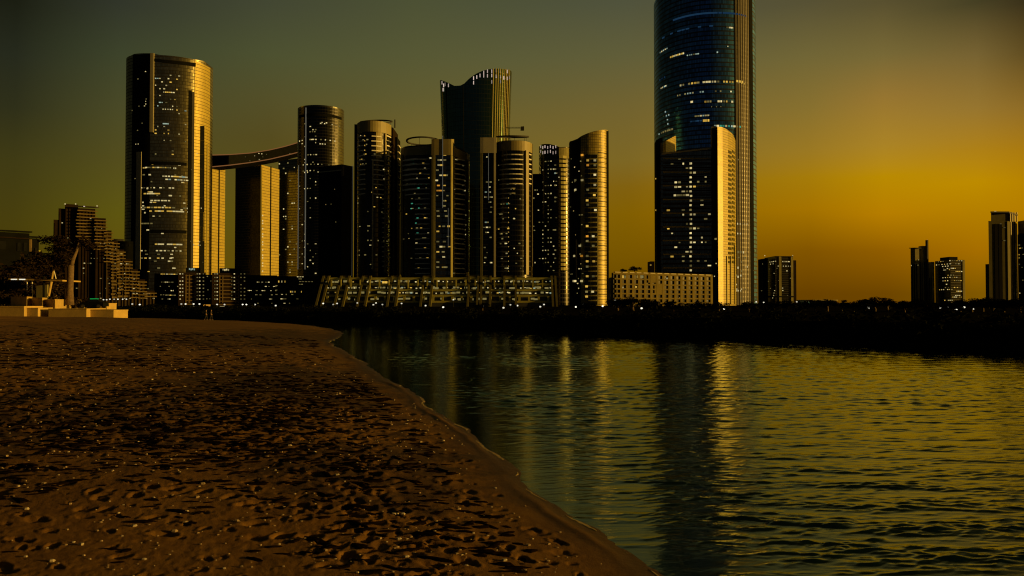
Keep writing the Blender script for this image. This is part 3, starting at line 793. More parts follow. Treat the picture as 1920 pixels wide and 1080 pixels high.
# ================================================================== lower buildings
def terrace_podium():
    T = Tower('terrace_building', 'long low terraced building with raked wall frames and many lit windows below the drum towers', 'building', 822, 425)
    Yt, Yb = 425.0, 410.0
    xl, xr = P(606, 520, Yt).x, P(1042, 520, Yt).x
    zt = P(800, 520, Yt).z; zb = 0.4
    def yface(z): return Yt + (Yb - Yt) * (zt - z) / (zt - zb)
    m = MB()
    m.hexa([(xl, yface(zb), zb), (xr, yface(zb), zb), (xr, Yt + 25, zb), (xl, Yt + 25, zb)], [(xl, Yt, zt), (xr, Yt, zt), (xr, Yt + 25, zt), (xl, Yt + 25, zt)])
    m.build('wall', M['roof'], T.root, T.base)
    class RV:                                   # raked front as a face for panels and windows
        fh = 3.3
        def at(s, px, py):
            y = Yt
            for _ in range(4): z = P(px, py, y).z; y = yface(z)
            return P(px, py, y).x, y, z, 0.0, -1.0
    f = RV()
    # storey bands
    for k, (a, b_) in enumerate(((520.5, 525.5), (531.5, 536), (542.5, 546.5), (552.5, 557.5), (564, 568))):
        strip(T, 'floor_band', f, 607, 1039, a, b_, M['podwall'], 0.4, level=True, n=10)
    # raked frames: two fins and a head
    for (a, b_) in ((607, 617), (640, 655), (681, 695), (735, 750), (795, 812), (880, 897), (903, 920), (946, 967), (1034, 1041)):
        xa, xb = P(a, 520, Yt).x, P(b_, 520, Yt).x
        q = MB(); wdt = 0.6
        for x in (xa, xb):
            z0, z1 = 1.0, P(a, 517, Yt).z
            y0, y1 = yface(z0) - 3.2, yface(z1) - 1.2
            q.hexa([(x - wdt, y0, z0), (x + wdt, y0, z0), (x + wdt, y0 + 3.3, z0), (x - wdt, y0 + 3.3, z0)], [(x - wdt, y1, z1), (x + wdt, y1, z1), (x + wdt, y1 + 1.4, z1), (x - wdt, y1 + 1.4, z1)])
        q.box(xa + wdt, xb - wdt, yface(z1) - 1.15, yface(z1) + 0.3, z1 - 1.0, z1 - 0.05)
        q.build('raked_frame', M['oliveD'], T.root, T.base)
    for k in range(24):
        a = 612 + 18 * k
        strip(T, 'pier', f, a, a + 4, 556, 572, M['podwall'], 0.5, n=2); strip(T, 'pier', f, a + 8, a + 10.5, 525, 556, M['podwall'], 0.35, n=2)
    for y, n in ((528, 40), (540, 44), (549, 46)):
        for i in range(n):
            px = 612 + (1036 - 612) * (i + random.uniform(0.1, .9)) / n
            if px < 700 and random.random() < .45: continue
            if 697 < px < 735 and random.random() < .3: continue
            T.lit(f, px, y + random.uniform(-1, 1), random.choice((2.6, 3.4, 4.4)), random.choice((1.8, 2.4)), random.choice('wwydwb'), snap=False, off=0.15)
    for k in range(110):  # extra dim panes added to make the olive walls glow
        T.lit(f, random.uniform(612, 1036), random.choice((528, 540, 549, 561)) + random.uniform(-1, 1), random.uniform(4, 8), random.uniform(3, 5), 'd', snap=False, off=0.1)
    for px in (719, 724, 730): T.lit(f, px, 530, 4.5, 5.5, 'y', snap=False, off=0.15)
    T.finish()

def lattice(T, name, v, cols, rows, px0, px1, py0, py1, mat, cw, rh, off=0.7, level=True):
    """structural grid as one part: columns and beams standing proud of the glass"""
    V, F = [], []
    def addbox(a, b_, c, d, o):
        x0, y0, z0, nx, ny = v.at(a, (c + d) / 2); x1, y1, _, nx2, ny2 = v.at(b_, (c + d) / 2)
        if b_ - a > 20:
            _, _, _, nx, ny = v.at((a + b_) / 2, (c + d) / 2); nx2, ny2 = nx, ny
        zt = v.at((px0 + px1) / 2, c)[2] if level else v.at(a, c)[2]; zb = v.at((px0 + px1) / 2, d)[2] if level else v.at(a, d)[2]
        k = len(V)
        for z in (zb, zt):
            V.extend([(x0 + nx * o, y0 + ny * o, z), (x1 + nx2 * o, y1 + ny2 * o, z), (x1 - nx2 * .2, y1 - ny2 * .2, z), (x0 - nx * .2, y0 - ny * .2, z)])
        F.extend([tuple(i + k for i in f) for f in ((3, 2, 1, 0), (4, 5, 6, 7), (0, 1, 5, 4), (1, 2, 6, 5), (2, 3, 7, 6), (3, 0, 4, 7))])
    for c in cols: addbox(c, c + cw, py0, py1, off)
    for r in rows: addbox(px0, px1, r, r + rh, off - 0.08)
    return mesh_obj(name, V, F, mat, T.root, T.base)

def grid_podium():
    T = Tower('podium_building', 'tan podium block of square openings with small trees on its roof', 'building', 1240, 455)
    w = Vol(fbox(1139, 1152, 462, 20), 3.3); build_vol(T, 'end_wall', w, P(1145, 520, 462).z, M['olive'])
    v = Vol(box3(1148.5, 455, 1150, 447, 1334, 497, 540), 3.3)
    build_vol(T, 'wall', v, P(1150, 510, 447).z, M['darkglass'])
    strip(T, 'parapet', v, 1150.5, 1333, 512, 517, M['podium'], 1.0, level=True)
    lattice(T, 'concrete_grid', v, [1149.5 + 11.3 * k for k in range(17)], [523.5, 533, 541.5, 550, 558.5, 567], 1151, 1332.5, 514, 575, M['podium'], 4.2, 2.6, 0.9)
    strip(T, 'wall_panel', v, 1214, 1232, 516, 530, M['podium'], 0.75)
    strip(T, 'wall_panel', v, 1226, 1242, 532, 552, M['podium'], 0.72)
    for i in range(14): strip(T, 'roof_coping', v, 1152 + 13 * i, 1161 + 13 * i, (509.5 + .42 * i, 509.8 + .42 * i), (511 + .42 * i, 511.3 + .42 * i), M['conc'], 1.2, level=False, n=2)
    for a, b_, c in ((1166, 519, 'y'), (1173, 519, 'd'), (1196, 519, 'y'), (1203, 519, 'd')): T.lit(v, a, b_, 8, 6, c, snap=False, off=.3)
    for a, b_, c in ((1164, 529, 'w'), (1167, 539, 'w'), (1192, 538, 'y'), (1250, 522, 'w'), (1267, 521, 'o'), (1279, 520, 'd'), (1273, 543, 'w'), (1257, 560, 'd'), (1187, 556, 'w'), (1275, 559, 'w'), (1324, 564, 'w'), (1300, 532, 'o'), (1308, 520, 'd')):
        T.lit(v, a, b_, 4, 3, c, snap=False, off=.3)
    tw = Vol(fbox(1214, 1227, 470, 10), 3.3); build_vol(T, 'stair_tower', tw, P(1220, 490, 470).z, M['brown'])
    T.lit(tw, 1244 - 24, 497, 3, 3, 'y', snap=False)
    T.finish()

def right_towers():
    # squat office block
    T = Tower('office_block', 'squat office block right of the blue tower with framed front and two roof corner lights', 'building', 1457, 1200)
    l = Vol(fbox(1421, 1440, 1215, 40), 4); build_vol(T, 'side_wing', l, P(1428, 485, 1215).z, M['dark'])
    v = Vol(fbox(1433.5, 1488, 1200, 50), 4); build_vol(T, 'facade', v, P(1460, 480, 1200).z, M['g_black'])
    r = Vol(fbox(1480, 1493, 1210, 40), 4); build_vol(T, 'side_wing', r, P(1490, 488, 1210).z, M['brown'])
    lattice(T, 'concrete_grid', v, [1433.6, 1460, 1482.5], [480.2, 484], 1434, 1488, 481, 575, M['olive'], 4.6, 2.2, 1.2)
    for k in range(18): strip(T, 'floor_band', v, 1439, 1482, 492 + 4.1 * k, 493.6 + 4.1 * k, M['olive'], 0.7, level=True, n=2)
    strip(T, 'plant_band', v, 1434, 1488, 555, 557.5, M['dark'], 1.4, level=True)
    for px in (1434.5, 1487.5): T.lit(v, px, 479.3, 2.4, 2, 'w', snap=False, off=0.5, name='roof_light')
    T.row(v, 490.5, 1442, 1456, 4, 2.4, 2, 'w'); T.row(v, 490.5, 1466, 1481, 4, 2.4, 2, 'w'); T.row(v, 495, 1442, 1452, 2, 3, 2, 'w'); T.row(v, 499, 1457, 1485, 6, 2.4, 2, 'w', drop=.2)
    T.scatter(v, 1439, 1484, 503, 560, 18, 2.6, 1.8, ['w', 'd', 'w']); T.scatter(l, 1423, 1432, 490, 560, 4, 2, 2, 'd')
    T.finish()
    # blade topped
    T = Tower('blade_tower', 'slender tower rising in steps to a blade at its right edge', 'tower', 1728, 1100)
    for a, b_, y, Y, mt in ((1707, 1724, 465, 1100, 'olive'), (1722, 1736, 461, 1104, 'olive'), (1735, 1741, 450, 1102, 'roof'), (1739.5, 1752, 491, 1112, 'olive')):
        v = Vol(fbox(a, b_, Y, 26), 4); build_vol(T, 'wall', v, P((a + b_) / 2, y, Y).z, M[mt])
        if b_ - a > 8:
            for k in range(3): strip(T, 'window_strip', v, a + 3 + 4 * k if a + 5 + 4 * k < b_ else b_ - 2, min(a + 4.6 + 4 * k, b_ - .3) if a + 5 + 4 * k < b_ else b_ - .5, y + 30, 575, M['dark'], 0.4 + .01 * k, n=2)
        if a == 1707: T.lit(v, 1709, 498, 2.5, 2, 'w'); T.lit(v, 1721, 500, 2.5, 2, 'd'); strip(T, 'roof_canopy', v, 1704, 1724, 464.5, 466, M['roof'], 3.0); T.lit(v, 1722, 485, 2, 2, 'd')
        if a == 1735: T.lit(v, 1738.5, 449, 2, 1.6, 'o', snap=False, name='beacon')
        if a == 1739.5: strip(T, 'corner_strip', v, 1747, 1750, 492, 570, M['conc'], 0.5)
    T.finish()
    # broad block
    T = Tower('lit_block', 'broad dark block of lit office strips beside the blade topped tower', 'building', 1782, 1080)
    v = Vol(fbox(1752.5, 1811, 1080, 45), 4); build_vol(T, 'facade', v, P(1780, 487, 1080).z, M['g_black'])
    c = Vol(fbox(1762, 1797, 1088, 30), 4); build_vol(T, 'plant_room', c, P(1780, 481.5, 1088).z, M['dark'])
    strip(T, 'end_pier', v, 1804.5, 1810.5, 488, 575, M['olive'], 0.7)
    for y, a, b_, n in ((489, 1753, 1805, 12), (495, 1753, 1800, 9), (499, 1765, 1785, 4), (503, 1768, 1796, 8), (506, 1768, 1782, 4), (509, 1791, 1804, 4), (516, 1770, 1790, 4), (520, 1766, 1796, 7), (526, 1766, 1804, 9), (533, 1772, 1778, 1), (539, 1764, 1798, 6), (543, 1756, 1786, 8), (546, 1792, 1804, 4), (554, 1790, 1804, 4), (557, 1784, 1804, 6), (563, 1766, 1787, 6), (570, 1780, 1796, 3)):
        T.row(v, y, a, b_, n, 3, 1.7, ['y', 'w', 'w', 'd'], drop=.15)
    T.finish()
    # tall one at the frame edge
    T = Tower('crowned_tower', 'tall tower near the right edge with an open columned crown', 'tower', 1880, 900)
    l = Vol(fbox(1847, 1858, 912, 30), 4); build_vol(T, 'side_wing', l, P(1851, 495, 912).z, M['roof'])
    v = Vol(box3(1854, 902, 1892, 903, 1908, 931, 480), 4); build_vol(T, 'facade', v, P(1870, 414, 900).z, M['oliveD'])
    cr = Vol(box3(1858, 906, 1892, 907, 1903, 924, 400), 4); build_vol(T, 'crown_core', cr, P(1870, 399, 904).z, M['oliveD'])
    ca = Vol(box3(1857, 901.5, 1892, 902.5, 1908.5, 932, 398), 4)
    m = MB(); zz = P(1880, 396, 900).z; z2 = P(1880, 399, 900).z
    pl = ca.plan
    V = [(x, y, z) for z in (z2, zz) for x, y in pl]; n = len(pl)
    mesh_obj('roof_slab', V, [tuple(range(n))[::-1], tuple(range(n, 2 * n))] + [(i, (i + 1) % n, n + (i + 1) % n, n + i) for i in range(n)], M['roof'], T.root, T.base)
    for p in (1894, 1898, 1902, 1906.5): strip(T, 'column', ca, p, p + 1.4, 398, 416, M['conc'], 0.0, 0.8, n=2)
    for a, b_, mt in ((1865, 1871, 'dark'), (1872.5, 1879, 'dark'), (1889, 1891.5, 'goldmetal')):
        strip(T, 'window_strip' if mt == 'dark' else 'corner_strip', v, a, b_, 420 if mt == 'dark' else 415, 575, M[mt], 0.5, n=2)
    for p in (1895, 1899, 1903): strip(T, 'pier', v, p, p + 1.4, 416, 575, M['conc'], 0.6, n=2)
    for py, px in ((425, 1868), (425, 1875), (418, 1876), (434, 1867), (448, 1875), (458, 1876), (463, 1868), (465, 1869), (485, 1876), (488, 1868), (518, 1877), (531, 1877), (542, 1868), (424, 1883), (454, 1883), (400, 1866), (557, 1876)):
        T.lit(v if py > 415 else cr, px, py, 4, 1.8, random.choice('wwd'))
    T.finish()
    T = Tower('side_tower', 'dark tower cut by the right edge of the view behind the columned crown', 'tower', 1925, 890)
    v = Vol(fbox(1908, 1950, 905, 40), 4); build_vol(T, 'facade', v, P(1920, 437, 905).z, M['g_black'])
    c = Vol(fbox(1909, 1948, 908, 34), 4); build_vol(T, 'crown', c, P(1920, 412, 908).z, M['olive'])
    T.scatter(v, 1910, 1920, 455, 555, 12, 3, 1.8, ['w', 'd', 'y']); T.finish()
    T = Tower('low_shed', 'long low flat roofed building between the trees right of the office block', 'building', 1533, 620)
    v = Vol(fbox(1494, 1572, 620, 30), 4); build_vol(T, 'wall', v, P(1530, 563, 620).z, M['brown'])
    strip(T, 'roof_edge', v, 1494, 1571, 562, 563.6, M['conc'], 1.0, level=True)
    for px in (1500, 1512, 1524, 1536, 1548, 1560): strip(T, 'window', v, px, px + 7, 565, 570, M['darkglass'], 0.3, n=2)
    T.finish()

def hotel_blocks():
    def block(px0, px1, Y, top, label, cols, rows, sign, sx, sw):
        T = Tower('hotel_block', label, 'building', (px0 + px1) / 2, Y, 'matching mid rise blocks with lit window columns')
        v = Vol(fbox(px0, px1, Y, 22, round_='face'), 3.1); build_vol(T, 'facade', v, P(px0, top, Y).z, M['brown'])
        a, b_ = px0 + 14, px1 - 10
        c = Vol(fbox(a, b_, Y + 4, 14, round_='face'), 3.1); build_vol(T, 'roof_block', c, P(a, top - 9, Y + 4).z, M['dark'])
        for k in range(9): strip(T, 'floor_band', v, px0 + 12, px1 - 14, top + 5 + 6.7 * k, top + 6.5 + 6.7 * k, M['apart'], 0.3, level=True, n=2)
        for px in (px0 + 13, px0 + 19, px1 - 21, px1 - 15): strip(T, 'pier', v, px, px + 1.8, top + 4, 568, M['apart'], 0.45, n=2)
        sg = []
        for k in range(4):
            T.lit(c, sx + sw * (k + .5) / 4, top - 6.5 + (k % 2) * .6, sw / 4 * .78, 3.8, sign, snap=False, off=0.4, name='sign_tile')
        for py in rows:
            for px, cc in cols:
                if random.random() < .9: T.lit(v, px, py, 2.6, 2.1, cc, snap=False)
        T.finish()
    rows = [513.5 + 6.75 * k for k in range(8)]
    block(335, 386, 520, 511, 'mid rise block of lit window columns under a small cyan roof sign', [(338, 'w'), (342.5, 'w'), (370, 'd'), (374.5, 'w'), (381.5, 'd')], rows, 'b', 354, 12)
    block(398, 462, 522, 512, 'mid rise block of lit window columns under a white roof sign', [(403, 'd'), (407.5, 'w'), (434.5, 'd'), (439.5, 'w'), (452, 'd'), (458.5, 'd')], rows, 'w', 417, 13)
    T = Tower('low_block', 'narrow dark block between the cyan signed and white signed blocks', 'building', 392, 525)
    v = Vol(fbox(385, 399, 528, 14), 3.2); build_vol(T, 'facade', v, P(392, 515, 528).z, M['brown'])
    strip(T, 'parapet', v, 385.5, 398.5, 515, 516.5, M['apart'], 0.4, n=2)
    for py, px in ((522, 389), (530, 395), (541, 390), (560, 388), (563, 393)): T.lit(v, px, py, 2.2, 2, 'd')
    T.finish()
    T = Tower('low_block', 'dark low block of scattered lights below the curved tower', 'building', 316, 560)
    v = Vol(fbox(290, 336, 560, 20, round_='face'), 3.2); build_vol(T, 'facade', v, P(310, 513, 560).z, M['dark'])
    T.row(v, 514, 301, 334, 7, 4, 1.8, ['y', 'w', 'd']); T.row(v, 553.5, 310, 330, 5, 4, 1.8, ['y', 'd'])
    T.scatter(v, 300, 334, 520, 565, 24, 2.6, 1.8, ['d', 'w', 'd']); T.finish()
    T = Tower('low_block', 'black low block of sparse lights beneath the sky bridge, right of the white signed block', 'building', 490, 560)
    v = Vol(fbox(461, 520, 560, 24, round_='face'), 3.2); build_vol(T, 'facade', v, P(490, 516, 560).z, M['dark'])
    T.scatter(v, 464, 500, 522, 570, 20, 2.6, 1.8, ['d', 'w']); T.scatter(v, 500, 519, 525, 570, 10, 3, 1.8, ['d', 'w']); T.finish()
    T = Tower('low_block', 'black low block beside the raked terrace building, with one bright strip of windows', 'building', 562, 540)
    v = Vol(fbox(519, 604, 540, 24, round_='face'), 3.2); build_vol(T, 'facade', v, P(560, 518, 540).z, M['dark'])
    T.row(v, 528, 520, 549, 5, 2.4, 4, ['y', 'w'], drop=.2); T.row(v, 547, 543, 567, 6, 2, 3.4, ['w', 'y'], drop=.2)
    T.row(v, 528, 560, 588, 5, 4, 1.6, 'd'); T.row(v, 519, 556, 570, 3, 4, 1.6, 'w'); T.row(v, 523, 560, 566, 1, 6, 1.6, 'd'); T.row(v, 533, 560, 568, 2, 4, 1.6, 'd')
    for py in (537, 543, 549, 554): T.lit(v, 516.5 + 2, py, 4.5, 1.6, 'd')
    T.scatter(v, 520, 566, 553, 572, 9, 3, 2, ['w', 'd']); T.finish()
    # lit gateway and canopies on the quay before the blocks
    T = Tower('lit_gateway', 'small square gateway outlined in orange light between the two hotel blocks', 'gateway', 387, 430)
    m = MB(); a, b_ = P(383, 575, 430), P(393, 575, 430); zt = P(388, 571, 430).z
    m.box(a.x - .35, a.x + .35, 429.6, 430.4, GZ, zt); m.box(b_.x - .35, b_.x + .35, 429.6, 430.4, GZ, zt)
    m.box(a.x + .35, b_.x - .35, 429.6, 430.4, zt - .7, zt); m.build('frame', M['o'], T.root, T.base)
    for px0, px1, lb in ((343, 366.5, 'wide low canopy edged in white light left of the gateway'), (408, 421, 'short low canopy edged in white light right of the gateway')):
        T = Tower('lit_canopy', lb, 'canopy', px0, 425)
        a, b_ = P(px0, 575, 425), P(px1, 575, 425); zt = P(px0, 574.5, 425).z + .1
        m = MB(); m.box(a.x, b_.x, 424.8, 425.3, zt - .42, zt); m.build('light_bar', M['w'], T.root, T.base)
        m = MB(); m.box(a.x - .1, b_.x + .1, 425.3, 429, zt - .3, zt + .1)
        for x in (a.x + .2, b_.x - .2): m.box(x - .15, x + .15, 425.4, 425.7, -0.5, zt - .3)
        m.build('roof', M['dark'], T.root, T.base)

def stepped_apartments():
    T = Tower('stepped_apartments', 'apartment block that steps down in balconied terraces towards the curved tower', 'building', 170, 478)
    blocks = [(100, 110, 412, 468.0), (109, 122, 391, 469.4), (121, 146, 383, 470.8), (146, 178, 391, 472.2), (178, 198, 409, 473.6), (198, 209, 432, 475.0), (209, 221, 452, 476.4), (221, 233, 468, 477.8), (233, 246, 486, 479.2), (246, 259, 505, 480.6), (259, 273, 524, 482.0), (273, 291, 545, 483.4)]
    vols = []
    for k, (a, b_, y, Y) in enumerate(blocks):
        v = Vol(fbox(a, b_, Y, 26, round_='face'), 3.2); vols.append(v)
        build_vol(T, 'block', v, P((a + b_) / 2, y, Y).z, M['brown'])
        # uprights and floor edges
        for j in range(max(1, int((b_ - a) / 6))):
            px = a + 2 + 6 * j
            strip(T, 'pier', v, px, px + 1.6, y + 6, 575, M['brown'] if k < 5 else M['balcD'], 0.5, n=2)
        if k >= 3:
            yy = y + 4
            while yy < min(y + 62, 560):
                strip(T, 'balcony', v, a + random.uniform(0, 3), b_ + random.uniform(-1, 1.5), yy, yy + 1.8, M['balc'], 1.3 + random.uniform(0, .8), level=True, n=2)
                yy += 6.0
            yy = max(y + 62, 480)
            while yy < 560 and k > 5:
                px = a + random.uniform(0.5, 3)
                strip(T, 'balcony', v, px, px + random.uniform(4, 8), yy, yy + 3.2, M['balc'], 0.9, level=True, n=2)
                yy += 6.0
    roof = vols[3]
    strip(T, 'roof_canopy', roof, 143, 186, 387.3, 389.2, M['roof'], 3.0, level=True)
    for px, py in ((122.5, 382.5), (142, 382.5)): T.lit(vols[2], px, py, 2, 2, 'w', snap=False, name='roof_light')
    T.lit(vols[3], 158, 388, 3, 1.6, 'p', snap=False, off=3.2, name='roof_light'); T.lit(vols[3], 177, 386.8, 2, 1.8, 'w', snap=False, off=3.2, name='roof_light')
    for px, py, k, c in ((117, 421, 1, 'w'), (128, 443, 2, 'd'), (134, 455, 2, 'd'), (118, 467, 1, 'd'), (111, 450, 1, 'd'), (170, 412, 3, 'w'), (172, 483, 3, 'd'), (182, 484, 4, 'd'), (170, 490, 3, 'd'), (159, 490, 3, 'w'), (226, 472, 7, 'y'), (229, 472, 7, 'y'), (200, 470, 5, 'w'), (216, 494, 6, 'd'), (221, 505, 7, 'd'), (237, 495, 8, 'w'), (236, 525, 8, 'd'),
                      (223, 536, 7, 'w'), (223, 541, 7, 'w'), (237, 549, 8, 'w'), (264, 537, 10, 'w'), (278, 537, 11, 'd'), (144, 537, 2, 'd'), (187, 551, 4, 'd'), (189, 557, 4, 'w'), (202, 519, 5, 'd')):
        T.lit(vols[k], px, py, 2.8, 2.2, c)
    for k in range(3, 12):
        a, b_, y, Y = blocks[k]
        T.scatter(vols[k], a + 1, b_ - 1, y + 8, 562, 8, 2.4, 1.9, ['d', 'd', 'w'])
    T.finish()
    T = Tower('rear_block', 'dark block behind the stepped apartments and beside the curved tower', 'building', 232, 720)
    v = Vol(fbox(205, 250, 720, 24, round_='face'), 3.4); build_vol(T, 'wall', v, P(230, 452, 720).z, M['dark'])
    c = Vol(fbox(210, 232, 724, 14, round_='face'), 3.4); build_vol(T, 'roof_block', c, P(220, 448, 724).z, M['roof'])
    for k in range(5): strip(T, 'window', v, 214 + 7 * k, 218 + 7 * k, 458, 462, M['darkglass'], 0.3, n=2)
    T.finish()
    T = Tower('villa', 'dark flat roofed houses block at the left edge with an illuminated yellow panel', 'building', 30, 265)
    for a, b_, y, Y in ((-60, 29, 434, 262), (28, 55, 437, 268), (54, 73, 447, 272), (62, 100, 478, 276)):
        v = Vol(fbox(a, b_, Y, 14, round_='face'), 3.3); build_vol(T, 'block', v, P((a + b_) / 2, y, Y).z, M['dark'])
        strip(T, 'roof_canopy', v, a - 1, b_ + 3, y - 3.5, y - 1, M['dark'], 1.5, level=True)
        if b_ - a > 20: strip(T, 'floor_band', v, a + 1, b_ - 1, y + 9, y + 11, M['brown'], 0.5, level=True)
        for j in range(2): strip(T, 'window', v, a + (b_ - a) * (.2 + .4 * j), a + (b_ - a) * (.4 + .4 * j), y + 18, y + 34, M['darkglass'], 0.25, n=2)
        if a == 54: strip(T, 'bay_frame', v, 57, 60, y + 2, y + 25, M['apart'], 0.6, n=2)
    strip(T, 'lit_panel', v, 63, 77, (468, 470), (477, 476), M['yellowpanel'], 1.2, n=3)
    strip(T, 'corner_pier', v, 61, 62.5, 474, 494, M['conc'], 1.0, n=2)
    for px, py, c in ((45, 474, 'd'), (52, 480, 'd'), (53, 502, 'w'), (80, 490, 'd'), (62, 493, 'w')): T.lit(v, max(px, 63), py, 2.5, 4, c, snap=False)
    T.finish()

left_tower(); bridge_towers(); round_tower(); black_block(); drum_a(); drum_b(); drum_c(); flared_tower(); crane(); bay_tower(); sail_tower(); blue_tower(); front_tower()
terrace_podium(); grid_podium(); right_towers(); hotel_blocks(); stepped_apartments()
# ================================================================== terrain, water
def G(px, py, z=0.0):
    a = (px - 960.0) / FPX; b = (540.0 - py) / FPX
    dy = CT - b * ST; dz = ST + b * CT
    t = (z - CAMZ) / dz
    return (a * t, dy * t)

SHORE = np.array([(26, -60), (11, -12), (6.2, -3), (3.6, 4)] + [G(x, y) for x, y in ((1240, 1080), (1120, 1000), (1000, 920), (940, 860), (870, 800), (800, 755), (740, 715), (690, 685), (650, 662), (627, 648), (622, 640), (636, 631), (645, 625), (620, 616), (580, 610), (530, 606.5), (470, 604))] + [(-70, 134), (-160, 158), (-400, 210)])

def shore_dist(x, y):
    best = np.full(x.shape, 1e9); side = np.zeros(x.shape)
    for (ax, ay), (bx, by) in zip(SHORE[:-1], SHORE[1:]):
        dx, dy = bx - ax, by - ay; L2 = dx * dx + dy * dy
        t = np.clip(((x - ax) * dx + (y - ay) * dy) / L2, 0, 1)
        qx, qy = x - (ax + t * dx), y - (ay + t * dy)
        d = np.hypot(qx, qy); m = d < best
        best = np.where(m, d, best); side = np.where(m, dx * (y - ay) - dy * (x - ax), side)
    return best * np.sign(side)

LAT = rng.random((256, 256))
def vnoise(x, y):
    xi = np.floor(x).astype(int); yi = np.floor(y).astype(int)
    fx = x - xi; fy = y - yi
    fx = fx * fx * (3 - 2 * fx); fy = fy * fy * (3 - 2 * fy)
    a = LAT[xi & 255, yi & 255]; b = LAT[(xi + 1) & 255, yi & 255]; c = LAT[xi & 255, (yi + 1) & 255]; d = LAT[(xi + 1) & 255, (yi + 1) & 255]
    return (a + (b - a) * fx) * (1 - fy) + (c + (d - c) * fx) * fy

def base_h(x, y, sd=None):
    if sd is None: sd = shore_dist(x, y)
    return np.interp(sd, [-40, -20, -8, 0, 1.0, 4, 10, 25, 45, 80], [-2.6, -1.9, -.8, 0, .10, .34, .64, 1.22, 1.72, 1.9])

def grid_obj(name, X, Y, Z, mat, attr=None):
    nr, ncol = X.shape
    me = bpy.data.meshes.new(name)
    co = np.stack([X, Y, Z], 2).reshape(-1, 3).astype(np.float32)
    i = (np.arange(nr - 1)[:, None] * ncol + np.arange(ncol - 1)[None, :]).reshape(-1)
    quads = np.stack([i, i + 1, i + ncol + 1, i + ncol], 1).astype(np.int32)
    me.vertices.add(len(co)); me.vertices.foreach_set('co', co.ravel())
    me.loops.add(quads.size); me.loops.foreach_set('vertex_index', quads.ravel())
    me.polygons.add(len(quads)); me.polygons.foreach_set('loop_start', np.arange(0, quads.size, 4, dtype=np.int32))
    me.polygons.foreach_set('use_smooth', np.ones(len(quads), dtype=bool))
    me.update(calc_edges=True)
    me.materials.append(mat)
    o = bpy.data.objects.new(name, me); return link(o)

def sand_material():
    m, nt, out = new_mat('beach_sand'); b = NB(nt)
    pos = b.n('ShaderNodeNewGeometry').outputs['Position']
    sx = b.n('ShaderNodeSeparateXYZ'); b.link(pos, sx.inputs[0])
    n1 = b.noise(pos, 0.35, 6, 0.6); n2 = b.noise(pos, 5.0, 5, 0.6); n3 = b.noise(pos, 60.0, 3, 0.6)
    k = b.math('ADD', b.math('MULTIPLY', n1, 0.5), b.math('ADD', b.math('MULTIPLY', n2, 0.3), b.math('MULTIPLY', n3, 0.2)))
    c = b.ramp(k, [(0.30, (0.090, 0.040, 0.006)), (0.50, (0.155, 0.076, 0.011)), (0.68, (0.225, 0.122, 0.022))])
    # darker brown blended in patches over the middle of the beach
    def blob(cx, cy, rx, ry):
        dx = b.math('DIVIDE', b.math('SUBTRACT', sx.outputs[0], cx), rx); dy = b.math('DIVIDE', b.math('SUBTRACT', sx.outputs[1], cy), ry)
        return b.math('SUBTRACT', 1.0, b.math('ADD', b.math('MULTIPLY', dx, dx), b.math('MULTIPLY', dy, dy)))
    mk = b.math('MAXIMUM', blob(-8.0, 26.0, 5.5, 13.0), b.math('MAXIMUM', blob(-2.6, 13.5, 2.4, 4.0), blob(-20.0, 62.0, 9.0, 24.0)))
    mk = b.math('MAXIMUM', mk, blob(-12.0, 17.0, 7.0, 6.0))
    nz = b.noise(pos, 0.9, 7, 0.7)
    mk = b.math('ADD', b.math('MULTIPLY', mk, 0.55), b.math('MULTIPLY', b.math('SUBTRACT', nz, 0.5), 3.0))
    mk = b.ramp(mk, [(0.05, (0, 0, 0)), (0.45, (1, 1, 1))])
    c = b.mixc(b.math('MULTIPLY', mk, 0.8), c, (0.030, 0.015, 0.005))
    dry = b.ramp(b.math('MULTIPLY', b.math('ADD', sx.outputs[2], b.math('MULTIPLY', b.math('SUBTRACT', n1, .5), .5)), 0.5), [(0.62, (0, 0, 0)), (0.80, (1, 1, 1))])
    c = b.mixc(dry, c, b.mixc(1.0, c, (2.1, 2.05, 1.6), 'MULTIPLY'))
    # wet rim and bed
    wet = b.ramp(b.math('ADD', sx.outputs[2], b.math('MULTIPLY', n1, 0.06)), [(0.05, (1, 1, 1)), (0.15, (0, 0, 0))])
    c = b.mixc(b.math('MULTIPLY', wet, 0.75), c, (0.050, 0.026, 0.007))
    deep = b.ramp(b.math('MULTIPLY', sx.outputs[2], -1.0), [(0.02, (0, 0, 0)), (0.35, (1, 1, 1))])
    c = b.mixc(deep, c, (0.014, 0.017, 0.006))  # dark silt tone also puts in the light lost with water depth
    p = b.n('ShaderNodeBsdfPrincipled'); b.link(c, p.inputs['Base Color'])
    b.link(b.math('SUBTRACT', 0.9, b.math('MULTIPLY', wet, 0.5)), p.inputs['Roughness']); p.inputs['Specular IOR Level'].default_value = 0.25
    bp = b.n('ShaderNodeBump'); bp.inputs['Strength'].default_value = 0.7; bp.inputs['Distance'].default_value = 0.02
    b.link(b.math('ADD', n2, b.math('MULTIPLY', n3, 0.35)), bp.inputs['Height']); b.link(bp.outputs[0], p.inputs['Normal'])
    b.link(p.outputs[0], out.inputs[0]); return m

